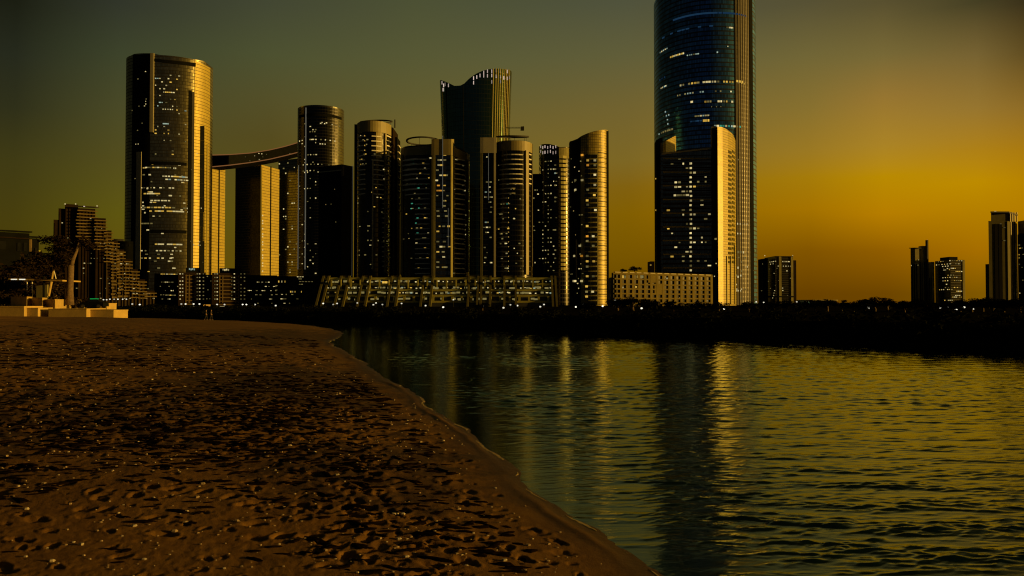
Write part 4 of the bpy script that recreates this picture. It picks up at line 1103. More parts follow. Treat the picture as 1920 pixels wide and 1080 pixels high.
def make_beach():
    nr, ncol = 860, 900
    ys = 2.6 * (150 / 2.6) ** np.linspace(0, 1, nr)
    us = np.linspace(-1.45, 0.62, ncol)
    Y, U = np.meshgrid(ys, us, indexing='ij'); X = U * Y
    sd = shore_dist(X, Y)
    sd = sd + (vnoise(X * .55 + 2, Y * .4 + 5) - .5) * .3 * np.clip((Y - 6) / 6, .3, 1.3) + (vnoise(X * 2.1, Y * 1.7 + 9) - .5) * .16
    Z = base_h(X, Y, sd)
    inl = np.clip((sd - 0.8) / 2.5, 0, 1)
    far = np.clip((95 - Y) / 40, 0.0, 1)
    # soft undulation, then trampled lumps
    Z += inl * (vnoise(X * .35 + 9, Y * .35) - .5) * .10
    tr = np.clip(vnoise(X * .16 + 40, Y * .11 + 3) * 1.6 - .35, 0.12, 1) * np.clip((Y - 6.5) / 8, .16, 1)
    tr *= np.clip((100 - Y) / 50, .1, 1)
    lump = (vnoise(X * 2.3, Y * 2.3 + 17) - .5) * .055 + (vnoise(X * 5.1 + 5, Y * 5.1) - .5) * .035
    Z += inl * tr * lump * 1.35
    Z += inl * ((vnoise(X * 11, Y * 11) - .5) * .014 * (.4 + tr) + (vnoise(X * 25 + 7, Y * 25) - .5) * .007)
    # low ridge that the last waves left along the water's edge
    Z += (.004 + .034 * np.clip(vnoise(X * .45 + 3, Y * .35 + 11) * 2 - .75, 0, 1)) * np.exp(-((sd - .30 - .18 * (vnoise(X * .8, Y * .8) - .5)) / .11) ** 2)
    lnq = (nr - 1) / math.log(150 / 2.6)
    n_foot = 10000
    R2 = random.Random(5)
    made = 0
    while made < n_foot:
        # uniform over the ground out to 85 m
        y = math.sqrt(R2.uniform(3.2 ** 2, 80 ** 2)) if R2.random() < .72 else R2.uniform(4, 30)
        x = R2.uniform(-1.0, 0.15) * y
        s = float(shore_dist(np.array([x]), np.array([y]))[0])
        if s < .7: continue
        if s < 2.2 and R2.random() < .7: continue
        i0 = lnq * math.log(y / 2.6)
        t = tr[int(min(i0, nr - 1)), int(np.clip((x / y + 1.45) / 2.07 * (ncol - 1), 0, ncol - 1))]
        if R2.random() > t * 1.5 + .12: continue
        made += 1
        la = R2.uniform(.05, .15); lb = la * R2.uniform(.38, .75)
        if R2.random() < .2: la *= .6; lb *= .7
        ang = R2.gauss(1.9, .8) if R2.random() < .5 else R2.gauss(0.3, .8)
        dp = R2.uniform(.02, .052) * (la / .14) ** .7
        ca, sa = cos(ang), sin(ang); rr = la * 2.2
        r0 = max(0, int(lnq * math.log(max(y - rr, 2.61) / 2.6))); r1 = min(nr, int(lnq * math.log((y + rr) / 2.6)) + 2)
        c0 = max(0, int(((x - rr) / y + 1.45) / 2.07 * (ncol - 1)) - 1); c1 = min(ncol, int(((x + rr) / y + 1.45) / 2.07 * (ncol - 1)) + 3)
        if r1 <= r0 or c1 <= c0: continue
        dx = X[r0:r1, c0:c1] - x; dy = Y[r0:r1, c0:c1] - y
        wx = (vnoise(X[r0:r1, c0:c1] * 14 + made, Y[r0:r1, c0:c1] * 14) - .5) * .07; dx = dx + wx; dy = dy + wx[::-1] * .8
        q = np.sqrt(((dx * ca + dy * sa) / la) ** 2 + ((-dx * sa + dy * ca) / lb) ** 2)
        Z[r0:r1, c0:c1] += -dp * np.exp(-(q / .95) ** 4) + dp * .25 * np.exp(-((q - 1.45) / .35) ** 2)
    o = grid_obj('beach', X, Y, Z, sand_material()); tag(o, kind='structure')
    return X, Y, Z
BX, BY, BZ = make_beach()

def sand_z(x, y):
    nr, ncol = BX.shape
    i = (nr - 1) * math.log(y / 2.6) / math.log(150 / 2.6); j = (x / y + 1.45) / 2.07 * (ncol - 1)
    return float(BZ[int(np.clip(round(i), 0, nr - 1)), int(np.clip(round(j), 0, ncol - 1))])

def shore_foam():
    V, F = [], []; r = random.Random(2); prev = None
    for i in range(BX.shape[0]):
        if not 6.5 < BY[i, 0] < 75: prev = None; continue
        c = np.where((BZ[i, :-1] > .006) & (BZ[i, 1:] <= .006))[0]
        if not len(c): prev = None; continue
        j = c[-1]; x, y = BX[i, j], BY[i, j]
        g = float(vnoise(np.array([y * 1.3 + 4]), np.array([.5]))[0]) + .5 * float(vnoise(np.array([y * 4.1]), np.array([7.5]))[0])
        if g < .72 or (prev and abs(x - prev[0]) > 1.0): prev = None; continue
        w = (g - .70) * .085 * (1 + y / 30); k = len(V)
        V += [(x - w * .5, y, .013), (x + w, y, .010), (x + w, y, -.03), (x - w * .5, y, -.03)]
        if prev: F += [(prev[1] + a, k + a, k + (a + 1) % 4, prev[1] + (a + 1) % 4) for a in range(4)]
        prev = (x, k)
    o = mesh_obj('foam', V, F, plain('foam', (0.42, 0.33, 0.14), 0.8, scale=12, var=0.5)); tag(o, 'broken thin line of pale foam along the edge of the sand', 'foam', kind='stuff')
shore_foam()

def water_material():
    m, nt, out = new_mat('creek_water'); b = NB(nt)
    pos = b.n('ShaderNodeNewGeometry').outputs['Position']
    mp = b.n('ShaderNodeMapping'); mp.inputs['Scale'].default_value = (0.7, 3.0, 1.0); mp.inputs['Rotation'].default_value = (0, 0, R(-6)); b.link(pos, mp.inputs['Vector'])
    n1 = b.noise(mp.outputs[0], 2.6, 5, 0.62); n2 = b.noise(mp.outputs[0], 0.45, 3, 0.5)
    bp = b.n('ShaderNodeBump'); bp.inputs['Strength'].default_value = 0.12; bp.inputs['Distance'].default_value = 0.05
    b.link(b.math('ADD', n1, b.math('MULTIPLY', n2, 0.8)), bp.inputs['Height'])
    fr = b.n('ShaderNodeFresnel'); fr.inputs['IOR'].default_value = 2.1; b.link(bp.outputs[0], fr.inputs['Normal'])
    gl = b.n('ShaderNodeBsdfGlossy'); gl.inputs['Roughness'].default_value = 0.02; gl.inputs['Color'].default_value = (0.88, 1.0, 0.78, 1); b.link(bp.outputs[0], gl.inputs['Normal'])
    df = b.n('ShaderNodeBsdfDiffuse'); df.inputs['Color'].default_value = (0.002, 0.010, 0.0015, 1)
    tr = b.n('ShaderNodeBsdfTransparent'); tr.inputs['Color'].default_value = (0.50, 0.52, 0.24, 1)
    mx = b.n('ShaderNodeMixShader'); mx.inputs[0].default_value = 0.3; b.link(df.outputs[0], mx.inputs[1]); b.link(tr.outputs[0], mx.inputs[2])
    m2 = b.n('ShaderNodeMixShader'); b.link(fr.outputs[0], m2.inputs[0]); b.link(mx.outputs[0], m2.inputs[1]); b.link(gl.outputs[0], m2.inputs[2])
    b.link(m2.outputs[0], out.inputs[0]); return m

def make_water():
    nr, ncol = 1400, 1150
    ys = 6.0 * (134 / 6.0) ** np.linspace(0, 1, nr); us = np.linspace(-0.42, 0.98, ncol)
    Y, U = np.meshgrid(ys, us, indexing='ij'); X = U * Y
    Z = np.zeros_like(X)
    sp_y = Y * math.log(134 / 6.0) / nr; sp_x = Y * 1.40 / ncol
    calm = np.clip(.45 + 1.1 * (vnoise(X * .07 + 2, Y * .12 + 8) - .25), .35, 1.15)
    sd = -shore_dist(X, Y); edge = np.clip(sd / 2.5, 0.12, 1)
    r = random.Random(3)
    for k in range(110):
        lam = (.078, .078, .17, .28, .078, .21, .078, .55)[k % 8] * (2.9, 2.9, 2.9, 2.5, 2.9, 2.5, 2.9, 2.4)[k % 8] ** r.random()
        th = r.gauss(-1.50, .33)
        kx, ky = 2 * pi / lam * cos(th), 2 * pi / lam * sin(th)
        slope = (.026, .026, .026, .024, .026, .024, .026, .016)[k % 8] * r.uniform(.6, 1.3)
        att = np.clip((lam / (np.abs(ky) / np.hypot(kx, ky) * sp_y * 2.6 + np.abs(kx) / np.hypot(kx, ky) * sp_x * 2.6) - .6), 0, 1)
        ph = kx * X + ky * Y + r.uniform(0, 6.28)
        # group the waves so crests come and go
        Z += slope * lam / (2 * pi) * np.sin(ph + .8 * vnoise(X * .4 + k, Y * .4)) * att
    sg = float(Z[(Y > 9) & (Y < 40)].std()) * 1.1
    Z = sg * np.log1p(np.exp(np.clip(Z / sg * 1.6, -30, 30))) * 1.1        # flat troughs, peaked crests
    Z -= sg * .8
    Z *= calm * edge
    o = grid_obj('water', X, Y, Z, water_material()); tag(o, kind='structure')
    # the rest of the creek, lower by a hair, out past the frame
    z = -.03; a, b_ = -.42, .98; y0, y1, F_ = 6.0, 134.0, 3000
    V = [(a * y0, y0, z), (b_ * y0, y0, z), (b_ * y1, y1, z), (a * y1, y1, z), (-F_, -300, z), (F_, -300, z), (F_, 400, z), (-F_, 400, z)]
    w = mesh_obj('outer_water', V, [(4, 5, 1, 0), (5, 6, 2, 1), (6, 7, 3, 2), (7, 4, 0, 3)], bpy.data.materials['creek_water'])
    tag(w, kind='structure')
    w = mesh_obj('seabed', [(-F_, -300, -2.75), (F_, -300, -2.75), (F_, 400, -2.75), (-F_, 400, -2.75)], [(0, 1, 2, 3)], plain('seabed_silt', (0.010, 0.012, 0.005), 1.0, spec=0.0))
    tag(w, kind='structure')
make_water()

BANK = [(-420, 240), (-200, 190), (-85, 152), (-45, 131)] + [G(x, y) for x, y in ((640, 605.5), (700, 609), (760, 611.5), (900, 617.5), (1050, 624), (1200, 630.5), (1430, 640), (1700, 652), (1920, 660.5))] + [(41, 40), (52, 27), (72, 8), (110, -40)]
def make_ground():
    pts = np.array(BANK); fine = []
    for a, c in zip(pts[:-1], pts[1:]):
        k = max(1, int(np.linalg.norm(c - a) / 3))
        fine += [a + (c - a) * j / k for j in range(k)]
    fine = np.array(fine + [pts[-1]])
    t = np.gradient(fine, axis=0); t /= np.linalg.norm(t, axis=1)[:, None]
    nrm = np.stack([-t[:, 1], t[:, 0]], 1)
    k = np.ones(9) / 9
    nrm = np.stack([np.convolve(np.pad(nrm[:, i], 4, mode='edge'), k, 'valid') for i in (0, 1)], 1); nrm /= np.linalg.norm(nrm, axis=1)[:, None]
    rows = []
    jit = (vnoise(fine[:, 0] * .5, fine[:, 1] * .5) - .5) * 1.0
    for off, z in ((-3, -1.2), (-.2, -.05), (.8, .55), (2.2, 1.25), (4.5, 1.75), (9, 1.6), (20, GZ)):
        q = fine + nrm * (off + jit[:, None] * (0.5 if off > -1 else 0)); rows.append(np.stack([q[:, 0], q[:, 1], np.full(len(q), z) + (vnoise(q[:, 0] * .9, q[:, 1] * .9) - .5) * .35 * (off > .5)], 1))
    for far in (120, 600, 5000):
        d = fine + nrm * 20; d = d + d / np.linalg.norm(d, axis=1)[:, None] * far + np.array([0, far * .35]); rows.append(np.stack([d[:, 0], d[:, 1], np.full(len(d), GZ)], 1))
    A = np.array(rows)
    o = grid_obj('ground', A[:, :, 0], A[:, :, 1], A[:, :, 2], plain('bank_soil', (0.010, 0.009, 0.005), 1.0, scale=0.3, var=0.4, spec=0.0)); tag(o, kind='structure')
    return fine, nrm
BF, BNRM = make_ground()

# ================================================================== vegetation
def leaf_mesh(name, clumps, n, size, seed, mat, flat=0.5):
    r = np.random.default_rng(seed)
    cl = np.array(clumps); wgt = cl[:, 3] ** 2 * cl[:, 4]; wgt = wgt / wgt.sum()
    idx = r.choice(len(cl), n, p=wgt)
    d = r.normal(size=(n, 3)); d /= np.linalg.norm(d, axis=1)[:, None]
    rad = r.random(n) ** .45
    c = cl[idx, :3] + d * rad[:, None] * np.stack([cl[idx, 3], cl[idx, 3], cl[idx, 4]], 1)
    a = r.normal(size=(n, 3)); a[:, 2] *= flat; a /= np.linalg.norm(a, axis=1)[:, None]
    b = np.cross(a, r.normal(size=(n, 3))); b /= np.linalg.norm(b, axis=1)[:, None]
    s = size * r.uniform(.55, 1.3, n)
    v = np.stack([c - a * s[:, None], c + b * (s * .42)[:, None], c + a * s[:, None], c - b * (s * .42)[:, None]], 1).reshape(-1, 3)
    me = bpy.data.meshes.new(name)
    me.vertices.add(len(v)); me.vertices.foreach_set('co', v.astype(np.float32).ravel())
    me.loops.add(4 * n); me.loops.foreach_set('vertex_index', np.arange(4 * n, dtype=np.int32))
    me.polygons.add(n); me.polygons.foreach_set('loop_start', np.arange(0, 4 * n, 4, dtype=np.int32))
    me.update(calc_edges=True); me.materials.append(mat)
    return me

def tree_proto(seed, h, r, trunk_h, n=2200, mat='leaf', spread=1.0, leaf=.22):
    q = random.Random(seed); cl = []
    for k in range(16):
        an = q.uniform(0, 6.28); rr = r * math.sqrt(q.random()) * .8 * spread
        z = trunk_h + (h - trunk_h) * q.uniform(.12, .9) * (1 - .35 * rr / r)
        s = r * q.uniform(.22, .42); cl.append((rr * cos(an), rr * sin(an), z, s, s * q.uniform(.55, .8)))
    crown = leaf_mesh('crown', cl, n, leaf, seed, M[mat])
    m = MB(); tr = 0.035 * h + .06
    m.tube([(0, 0, -.6), (tr * .3, 0, trunk_h * .5), (0, tr * .4, trunk_h), (0, 0, trunk_h + (h - trunk_h) * .45)], [tr * 1.25, tr, tr * .75, tr * .3], 8)
    for c in cl[:9]:
        m.tube([(0, tr * .3, trunk_h * .8), (c[0] * .45, c[1] * .45, trunk_h + (c[2] - trunk_h) * .55), c[:3]], [tr * .5, tr * .32, tr * .1], 5)
    me = bpy.data.meshes.new('trunk'); me.from_pydata(m.v, [], m.f); me.materials.append(M['bark'])
    return crown, me

def tree(name, protos, loc, s, rz, label, cat='tree', group=None):
    root = empty(name, loc, label, cat, group)
    root.rotation_euler = (0, 0, rz)
    for pm, nm in zip(protos, ('crown', 'trunk')):
        o = bpy.data.objects.new(nm, pm); link(o, root); o.scale = s
    return root

# dense mangrove scrub along the far bank: one mass
def bank_scrub():
    cl = []; q = random.Random(21)
    for i in range(len(BF)):
        x, y = BF[i]; nx, ny = BNRM[i]
        if x < -160 or x > 66: continue
        dist = hypot(x, y); hgt = 2.75 + .25 * vnoise(np.array([x * .12]), np.array([y * .12]))[0]
        for k in range(9):
            o = q.uniform(.4, 9.5); rr = q.uniform(.7, 1.35)
            zt = hgt * q.uniform(.35, 1.0) * (0.35 + .65 * min(1, o / 3.5))
            cl.append((x + nx * o + q.uniform(-1.5, 1.5), y + ny * o + q.uniform(-1.5, 1.5), max(.5, zt - rr * .55), rr, rr * .75))
    me = leaf_mesh('bank_scrub', cl, 60000, .26, 77, M['leaf'])
    o = bpy.data.objects.new('bank_scrub', me); link(o)
    tag(o, 'black mass of low mangrove scrub covering the far bank', 'scrub', kind='stuff')
bank_scrub()

PT = [tree_proto(31, 5.6, 2.6, 1.5), tree_proto(32, 4.4, 3.0, 1.0), tree_proto(33, 6.4, 2.3, 2.4, 1700), tree_proto(34, 3.4, 2.4, .6, 1700), tree_proto(35, 5.2, 3.4, 1.9, 2600, 'leaf', 1.15)]
def put_tree(px, py, Y, kind, label, group='trees on the far bank', base=GZ, wide=1.0, name='tree'):
    p = P(px, py, Y); h = max(1.2, p.z - base)
    ph = (5.6, 4.4, 6.4, 3.4, 5.2)[kind]; s = h / ph
    return tree(name, PT[kind], (p.x, Y, base), (s * wide, s * wide, s), random.uniform(0, 6), label, 'tree', group)
FB = [(1158, 560, 190, 1, 'dark bushy tree under the tan podium block, by its end wall'), (1187, 558, 190, 4, 'broad dark tree covering the base of the tan podium block'), (1222, 563, 180, 1, 'low dark tree in front of the middle of the tan podium block'),
      (1262, 565, 180, 3, 'low dark bush before the podium openings lit gold'), (1348, 567, 175, 1, 'low dark tree at the foot of the gold cornered tower'), (1448, 567, 170, 4, 'dark tree at the foot of the squat office block'), (1500, 567, 175, 1, 'dark rounded tree right of the squat office block'),
      (1552, 561, 175, 0, 'dark tree beside the end of the low flat roofed building'), (1600, 566, 160, 1, 'low dark tree between the flat roofed building and the tallest bank trees'), (1640, 558.5, 165, 4, 'tall dark tree with an uneven crown, one of a pair on the open bank'), (1664, 557.5, 165, 2, 'thin dark tree with gaps in its crown, one of a pair on the open bank'),
      (1696, 565, 160, 1, 'low dark tree left of the blade topped tower'), (1738, 565, 160, 0, 'dark tree at the foot of the blade topped tower'), (1822, 561, 165, 4, 'broad dark tree right of the broad lit block'), (1842, 559, 170, 0, 'dark tree left of the columned crown tower'), (1882, 562, 160, 1, 'dark tree at the foot of the columned crown tower'), (1912, 560, 160, 4, 'dark tree by the right edge of the view'),
      (1100, 569, 190, 3, 'low dark bush below the sail topped tower'), (905, 570, 200, 1, 'low dark tree before the raked terrace building'), (285, 571, 170, 4, 'dark rounded tree at the end of the stepped apartments'), (255, 574, 165, 1, 'low dark tree under the stepped apartments'), (320, 578, 165, 1, 'low dark bush between the stepped apartments and the cyan signed block')]
FB += [(1404, 566, 165, 1, 'low dark tree between the blue tower and the squat office block'), (1476, 563, 168, 0, 'dark tree right under the lit front of the squat office block'), (1528, 564, 170, 4, 'wide dark tree before the low flat roofed building'), (1578, 562, 165, 2, 'thin dark tree past the end of the low flat roofed building'), (1620, 563, 168, 0, 'dark tree left of the tall pair on the open bank'),
       (1716, 562, 168, 4, 'wide dark tree under the canopy of the blade topped tower'), (1770, 566, 165, 1, 'low dark tree before the broad lit block'), (1800, 563, 166, 0, 'dark tree at the end pier of the broad lit block'), (1862, 559, 168, 4, 'wide dark tree at the side wing of the columned crown tower'), (1310, 566, 178, 1, 'low dark tree at the end of the tan podium block')]
for px, py, Y, kd, lb in FB: put_tree(px, py - 2.5, Y, kd, lb, wide=1.7)
rz_ = P(1150, 510, 447).z
for px, py, Y, kd, lb in ((1168, 503, 467, 1, 'small dark tree on the roof of the tan podium block, the smaller of two'), (1190, 498.5, 467, 4, 'wide dark tree on the roof of the tan podium block, the larger of two')):
    put_tree(px, py, Y, kd, lb, 'trees on the podium roof', base=rz_, wide=1.25)

# trees of the promenade on the left
LT = [(12, 462, 150, 4, 'tall dark brown tree hiding the villa at the left edge'), (45, 470, 146, 1, 'wide brown tree before the middle of the villa'), (76, 503, 150, 0, 'brown tree under the illuminated yellow panel'), (8, 487, 124, 0, 'dark brown tree at the left edge of the view behind the pavilion'), (38, 497, 127, 4, 'broad brown tree over the pavilion roof'), (68, 505, 130, 1, 'brown bushy tree behind the pavilion columns'), (104, 486, 138, 2, 'dark tree between the villa and the stepped apartments'), (150, 548, 122, 3, 'low brown bush beside the pale tree trunk'), (20, 535, 116, 3, 'dark bush behind the planter walls at the left edge')]
PB = [tree_proto(51, 5.6, 2.6, 1.5, 1800, 'leafdry'), tree_proto(52, 4.4, 3.0, 1.0, 1800, 'leafdry'), tree_proto(53, 6.4, 2.3, 2.4, 1500, 'leafdry'), tree_proto(54, 3.4, 2.4, .6, 1500, 'leafdry'), tree_proto(55, 5.2, 3.4, 1.9, 2000, 'leafdry', 1.15)]
for px, py, Y, kd, lb in LT:
    p = P(px, py, Y); b0 = 1.8; s = (p.z - b0) / (5.6, 4.4, 6.4, 3.4, 5.2)[kd]
    tree('tree', PB[kd], (p.x, Y, b0), (s * .95, s * .95, s), random.uniform(0, 6), lb, 'tree', 'brown trees by the pavilion')
def pale_tree():
    Y = 116; p = P(131, 565, Y); z = lambda y: P(131, y, Y).z - p.z
    xx = lambda px: P(px, 520, Y).x - p.x
    root = empty('tree', (p.x, Y, p.z), 'tree with a thick pale forked trunk beside the stepped apartments', 'tree')
    m = MB(); m.tube([(0, 0, -.6), (xx(131), 0, z(545)), (xx(132), 0, z(515)), (xx(132), 0, z(497))], [.62, .50, .47, .50], 12)
    m.tube([(xx(132), 0, z(502)), (xx(127), .2, z(488)), (xx(117), .3, z(474)), (xx(112), 0, z(462))], [.42, .30, .2, .1], 8)
    m.tube([(xx(132), 0, z(502)), (xx(138), -.2, z(486)), (xx(142), .2, z(470)), (xx(145), .2, z(455))], [.40, .30, .2, .1], 8)
    m.build('trunk', M['bark'], root, smooth=True)
    q = random.Random(4); cl = [(xx(128) + q.uniform(-3.2, 3.2), q.uniform(-2, 2), z(478) + q.uniform(-1.8, 2.4), q.uniform(.8, 1.4), q.uniform(.6, 1.0)) for _ in range(22)]
    o = bpy.data.objects.new('crown', leaf_mesh('crown', cl, 3600, .24, 9, M['leafdry'])); link(o, root)
pale_tree()

# ================================================================== promenade walls, pavilion, car, lamps, people
def block_thing(name, px0, px1, pyt, pyb, Y, depth, mat, label, cat, group=None, slope=0):
    a, b_ = P(px0, pyb, Y), P(px1, pyb, Y); zt = P(px0, pyt, Y).z; zt2 = P(px1, pyt + slope, Y).z
    root = empty(name, (a.x, Y, a.z), label, cat, group)
    m = MB(); c = .04
    m.hexa([(a.x, Y, a.z - 1.2), (b_.x, Y, a.z - 1.2), (b_.x, Y + depth, a.z - 1.2), (a.x, Y + depth, a.z - 1.2)], [(a.x, Y, zt - .16), (b_.x, Y, zt2 - .16), (b_.x, Y + depth, zt2 - .16), (a.x, Y + depth, zt - .16)])
    m.build('wall', mat, root, root.location)
    k = MB(); k.hexa([(a.x - c, Y - c, zt - .157), (b_.x + c, Y - c, zt2 - .157), (b_.x + c, Y + depth + c, zt2 - .157), (a.x - c, Y + depth + c, zt - .157)], [(a.x - c, Y - c, zt), (b_.x + c, Y - c, zt2), (b_.x + c, Y + depth + c, zt2), (a.x - c, Y + depth + c, zt)])
    k.build('coping', mat, root, root.location)
    return root
WG = 'stone retaining walls along the top of the beach'
block_thing('retaining_wall', -60, 45, 574, 589, 106, 5, M['stone'], 'long low stone wall at the left edge above the sand', 'wall', WG)
block_thing('retaining_wall', 47, 71, 577, 589, 106.6, 5, M['stone'], 'short low stone wall in front of the columned planter boxes', 'wall', WG)
block_thing('retaining_wall', 91, 162, 578.5, 590, 107, 5, M['stone'], 'low stone wall under the brightest long planter box', 'wall', WG)
block_thing('retaining_wall', 163, 213, 580, 587.5, 108, 4, M['stone'], 'low stone wall end piece that tapers towards the open sand', 'wall', WG, slope=1)
def planter(A, B, C_, top, bot, label):
    """box planter turned so that its sunny side shows"""
    pa, pb, pc = P(A[0], bot, A[1]), P(B[0], bot, B[1]), P(C_[0], bot, C_[1]); zt = P(B[0], top, B[1]).z; zb = pa.z - .8
    pd = (pa.x + pc.x - pb.x, A[1] + C_[1] - B[1])
    q = [(pa.x, A[1]), (pb.x, B[1]), (pc.x, C_[1]), pd]
    root = empty('planter_box', (pb.x, B[1], pa.z), label, 'planter', 'stone planter boxes on the promenade')
    m = MB(); m.hexa([(x, y, zb) for x, y in q], [(x, y, zt - .12) for x, y in q]); m.build('box', M['stone'], root, root.location)
    cx = sum(x for x, _ in q) / 4; cy = sum(y for _, y in q) / 4
    g = [(cx + (x - cx) * 1.02, cy + (y - cy) * 1.02) for x, y in q]
    m = MB(); m.hexa([(x, y, zt - .117) for x, y in g], [(x, y, zt) for x, y in g]); m.build('rim', M['stone'], root, root.location)
planter((20, 112), (50, 110), (60, 115.5), 556, 577, 'stone planter box with a narrow sunlit end, next to the dark bush')
planter((60, 112), (79, 110), (88, 115), 558, 577, 'stone planter box with a narrow sunlit end, between two others')
planter((86, 112.5), (103, 110), (162, 133), 561, 578, 'longest planter box, its whole long side sunlit')

def pavilion():
    Y = 118; p = P(70, 560, Y)
    root = empty('pavilion', (p.x, Y, p.z), 'open pavilion with a flat pale roof on thin columns above the planter boxes', 'pavilion')
    B = root.location
    def at(px, py, y=Y): q = P(px, py, y); return (q.x, q.y, q.z)
    m = MB(); a, b_, c, d = at(16, 524.5), at(117, 527.5), at(117, 524.8), at(16, 521.8)
    m.hexa([a, b_, (b_[0], Y + 5, b_[2]), (a[0], Y + 5, a[2])], [d, c, (c[0], Y + 5, c[2]), (d[0], Y + 5, d[2])]); m.build('roof', M['stone'], root, B)
    for px in (51, 60.5):
        m = MB(); m.tube([at(px, 562, Y + .3), at(px, 526, Y + .3)], .09, 8); m.build('column', M['white'], root, B)
    m = MB(); m.tube([at(82, 562, Y + .4), at(82, 518, Y + .4)], .17, 8); m.build('column', M['dark'], root, B)
    m = MB(); m.tube([at(91, 555, Y - .2), at(96.5, 528, Y - .2)], .19, 8); m.build('prop', M['stone'], root, B)
    m = MB(); m.tube([at(97.5, 523, Y - .2), at(100.5, 505, Y - .2)], .17, 8); m.build('mast', M['stone'], root, B)
    m = MB(); m.tube([at(100.5, 505, Y - .2), at(105, 523, Y - .2)], .07, 6); m.build('stay', M['white'], root, B)
    m = MB(); a, b_ = at(68, 551, Y + 3), at(89, 531, Y + 3); m.box(a[0], b_[0], Y + 3, Y + 3.25, a[2] - 1, b_[2]); m.build('back_wall', M['olive'], root, B)
    for px in (22, 37.5):
        q = at(px, 524.5); m = MB(); m.tube([(q[0], Y - .15, q[2] + .05), (q[0] + .9, Y - .15, q[2] + .05)], .09, 6); m.build('lamp', M['lampw'], root, B)
pavilion()

def car():
    Y = 118; p = P(175, 578, Y); B = (p.x, Y, p.z)
    root = empty('parked_car', B, 'small dark car with a green light bar beside the stone walls', 'car')
    L = [(-2.0, 0.25), (-1.98, .75), (-1.5, .92), (-.75, 1.0), (-.3, 1.42), (.9, 1.45), (1.55, 1.0), (2.0, .92), (2.05, .3)]
    hw = .82; m = MB(); n = len(L)
    V = [(x, -hw * (.86 if z > 1.2 else 1), z) for x, z in L] + [(x, hw * (.86 if z > 1.2 else 1), z) for x, z in L]
    m.add(V, [tuple(range(n))[::-1], tuple(range(n, 2 * n))] + [(i, (i + 1) % n, n + (i + 1) % n, n + i) for i in range(n)])
    m.build('body', M['dark'], root)
    for x in (-1.25, 1.25):
        for y in (-.8, .8):
            m = MB(); m.tube([(x, y - .1, .31), (x, y + .1, .31)], .31, 14); w = m.build('wheel', M['roof'], root)
            k = MB(); k.tube([(x, y - .115, .31), (x, y + .115, .31)], .17, 10); k.build('rim', M['metal'], w)
    for y in (-.55, .55):
        m = MB(); m.tube([(-1.97, y, .62), (-2.03, y, .62)], .13, 8); m.build('headlight', M['lampw'], root)
    m = MB(); m.tube([(-.25, -.45, 1.5), (1.05, -.45, 1.5)], .09, 6); m.build('light_bar', M['greenlamp'], root)
    m = MB(); m.add([(-.68, -.835, 1.02), (-.28, -.73, 1.38), (.85, -.73, 1.40), (1.35, -.83, 1.02)], [(0, 1, 2, 3)]); m.build('side_window', M['darkglass'], root)
    m = MB(); a = P(190, 572, 121); k = block_thing('kiosk', 186, 200, 568.5, 576, 121, 3, M['stone'], 'low sunlit stone box behind the small dark car', 'kiosk')
car()

def lamp_protos():
    m = MB(); m.tube([(0, 0, -.8), (0, 0, 4.9)], [.09, .05], 6); me = bpy.data.meshes.new('post'); me.from_pydata(m.v, [], m.f); me.materials.append(M['roof'])
    h = MB(); 
    for k in range(5):
        t = pi * k / 4
    N = 10; rings = [(-.28, .05), (-.2, .22), (0, .30), (.2, .22), (.28, .05)]
    V = [(r * cos(2 * pi * j / N), r * sin(2 * pi * j / N), 5.15 + z) for z, r in rings for j in range(N)]
    F = [(i * N + j, i * N + (j + 1) % N, (i + 1) * N + (j + 1) % N, (i + 1) * N + j) for i in range(4) for j in range(N)] + [tuple(range(N))[::-1], tuple(range(4 * N, 5 * N))]
    h.add(V, F); hm = bpy.data.meshes.new('lamp_head'); hm.from_pydata(h.v, [], h.f); hm.materials.append(M['lampw'])
    return me, hm
LP = lamp_protos()
for px, py, Y in ((606, 569, 300), (625, 571, 300), (632, 569, 310), (670, 568, 320), (700, 571.5, 290), (705, 568, 320), (717, 571, 300), (753, 569, 320), (798, 573, 280), (831, 576, 250), (850, 562, 360), (906, 574, 260), (944, 577, 240), (957, 571.5, 300), (970, 573, 290), (1013, 575, 260), (1020, 571, 300), (1080, 575.5, 250), (1093, 571, 300), (1130, 574, 260), (1154, 563, 340), (1203, 578, 230), (1300, 571, 280), (1357, 579.5, 220),
                  (1418, 566, 330), (1432, 567, 330), (1494, 566, 330), (1629, 577, 230), (1763, 577, 240), (1779, 575, 250), (1793, 581, 215), (1808, 576, 250), (1824, 579.5, 220), (1868, 580, 220), (1855, 572, 270), (262, 571, 300), (257, 579, 230), (248, 570, 300), (237, 561, 380), (194, 562, 380), (200, 562, 380), (206, 561, 380), (214, 561, 380), (221, 561, 380), (230, 561, 380), (455, 571, 300), (462, 571, 300), (478, 571, 320), (340, 570, 300), (348, 570, 300), (363, 570, 300), (374, 570, 300), (407, 571, 300), (421, 571, 300), (517, 573, 290)):
    p = P(px, py, Y)
    root = empty('street_lamp', (p.x, Y, p.z - 5.15), 'slender street lamp with a small glowing white head beyond the far bank', 'street lamp', 'street lamps along the far quay')
    for me, nm in zip(LP, ('post', 'lamp_head')):
        o = bpy.data.objects.new(nm, me); link(o, root)
        if nm == 'lamp_head': o.scale = (1.25, 1.25, 1.0)

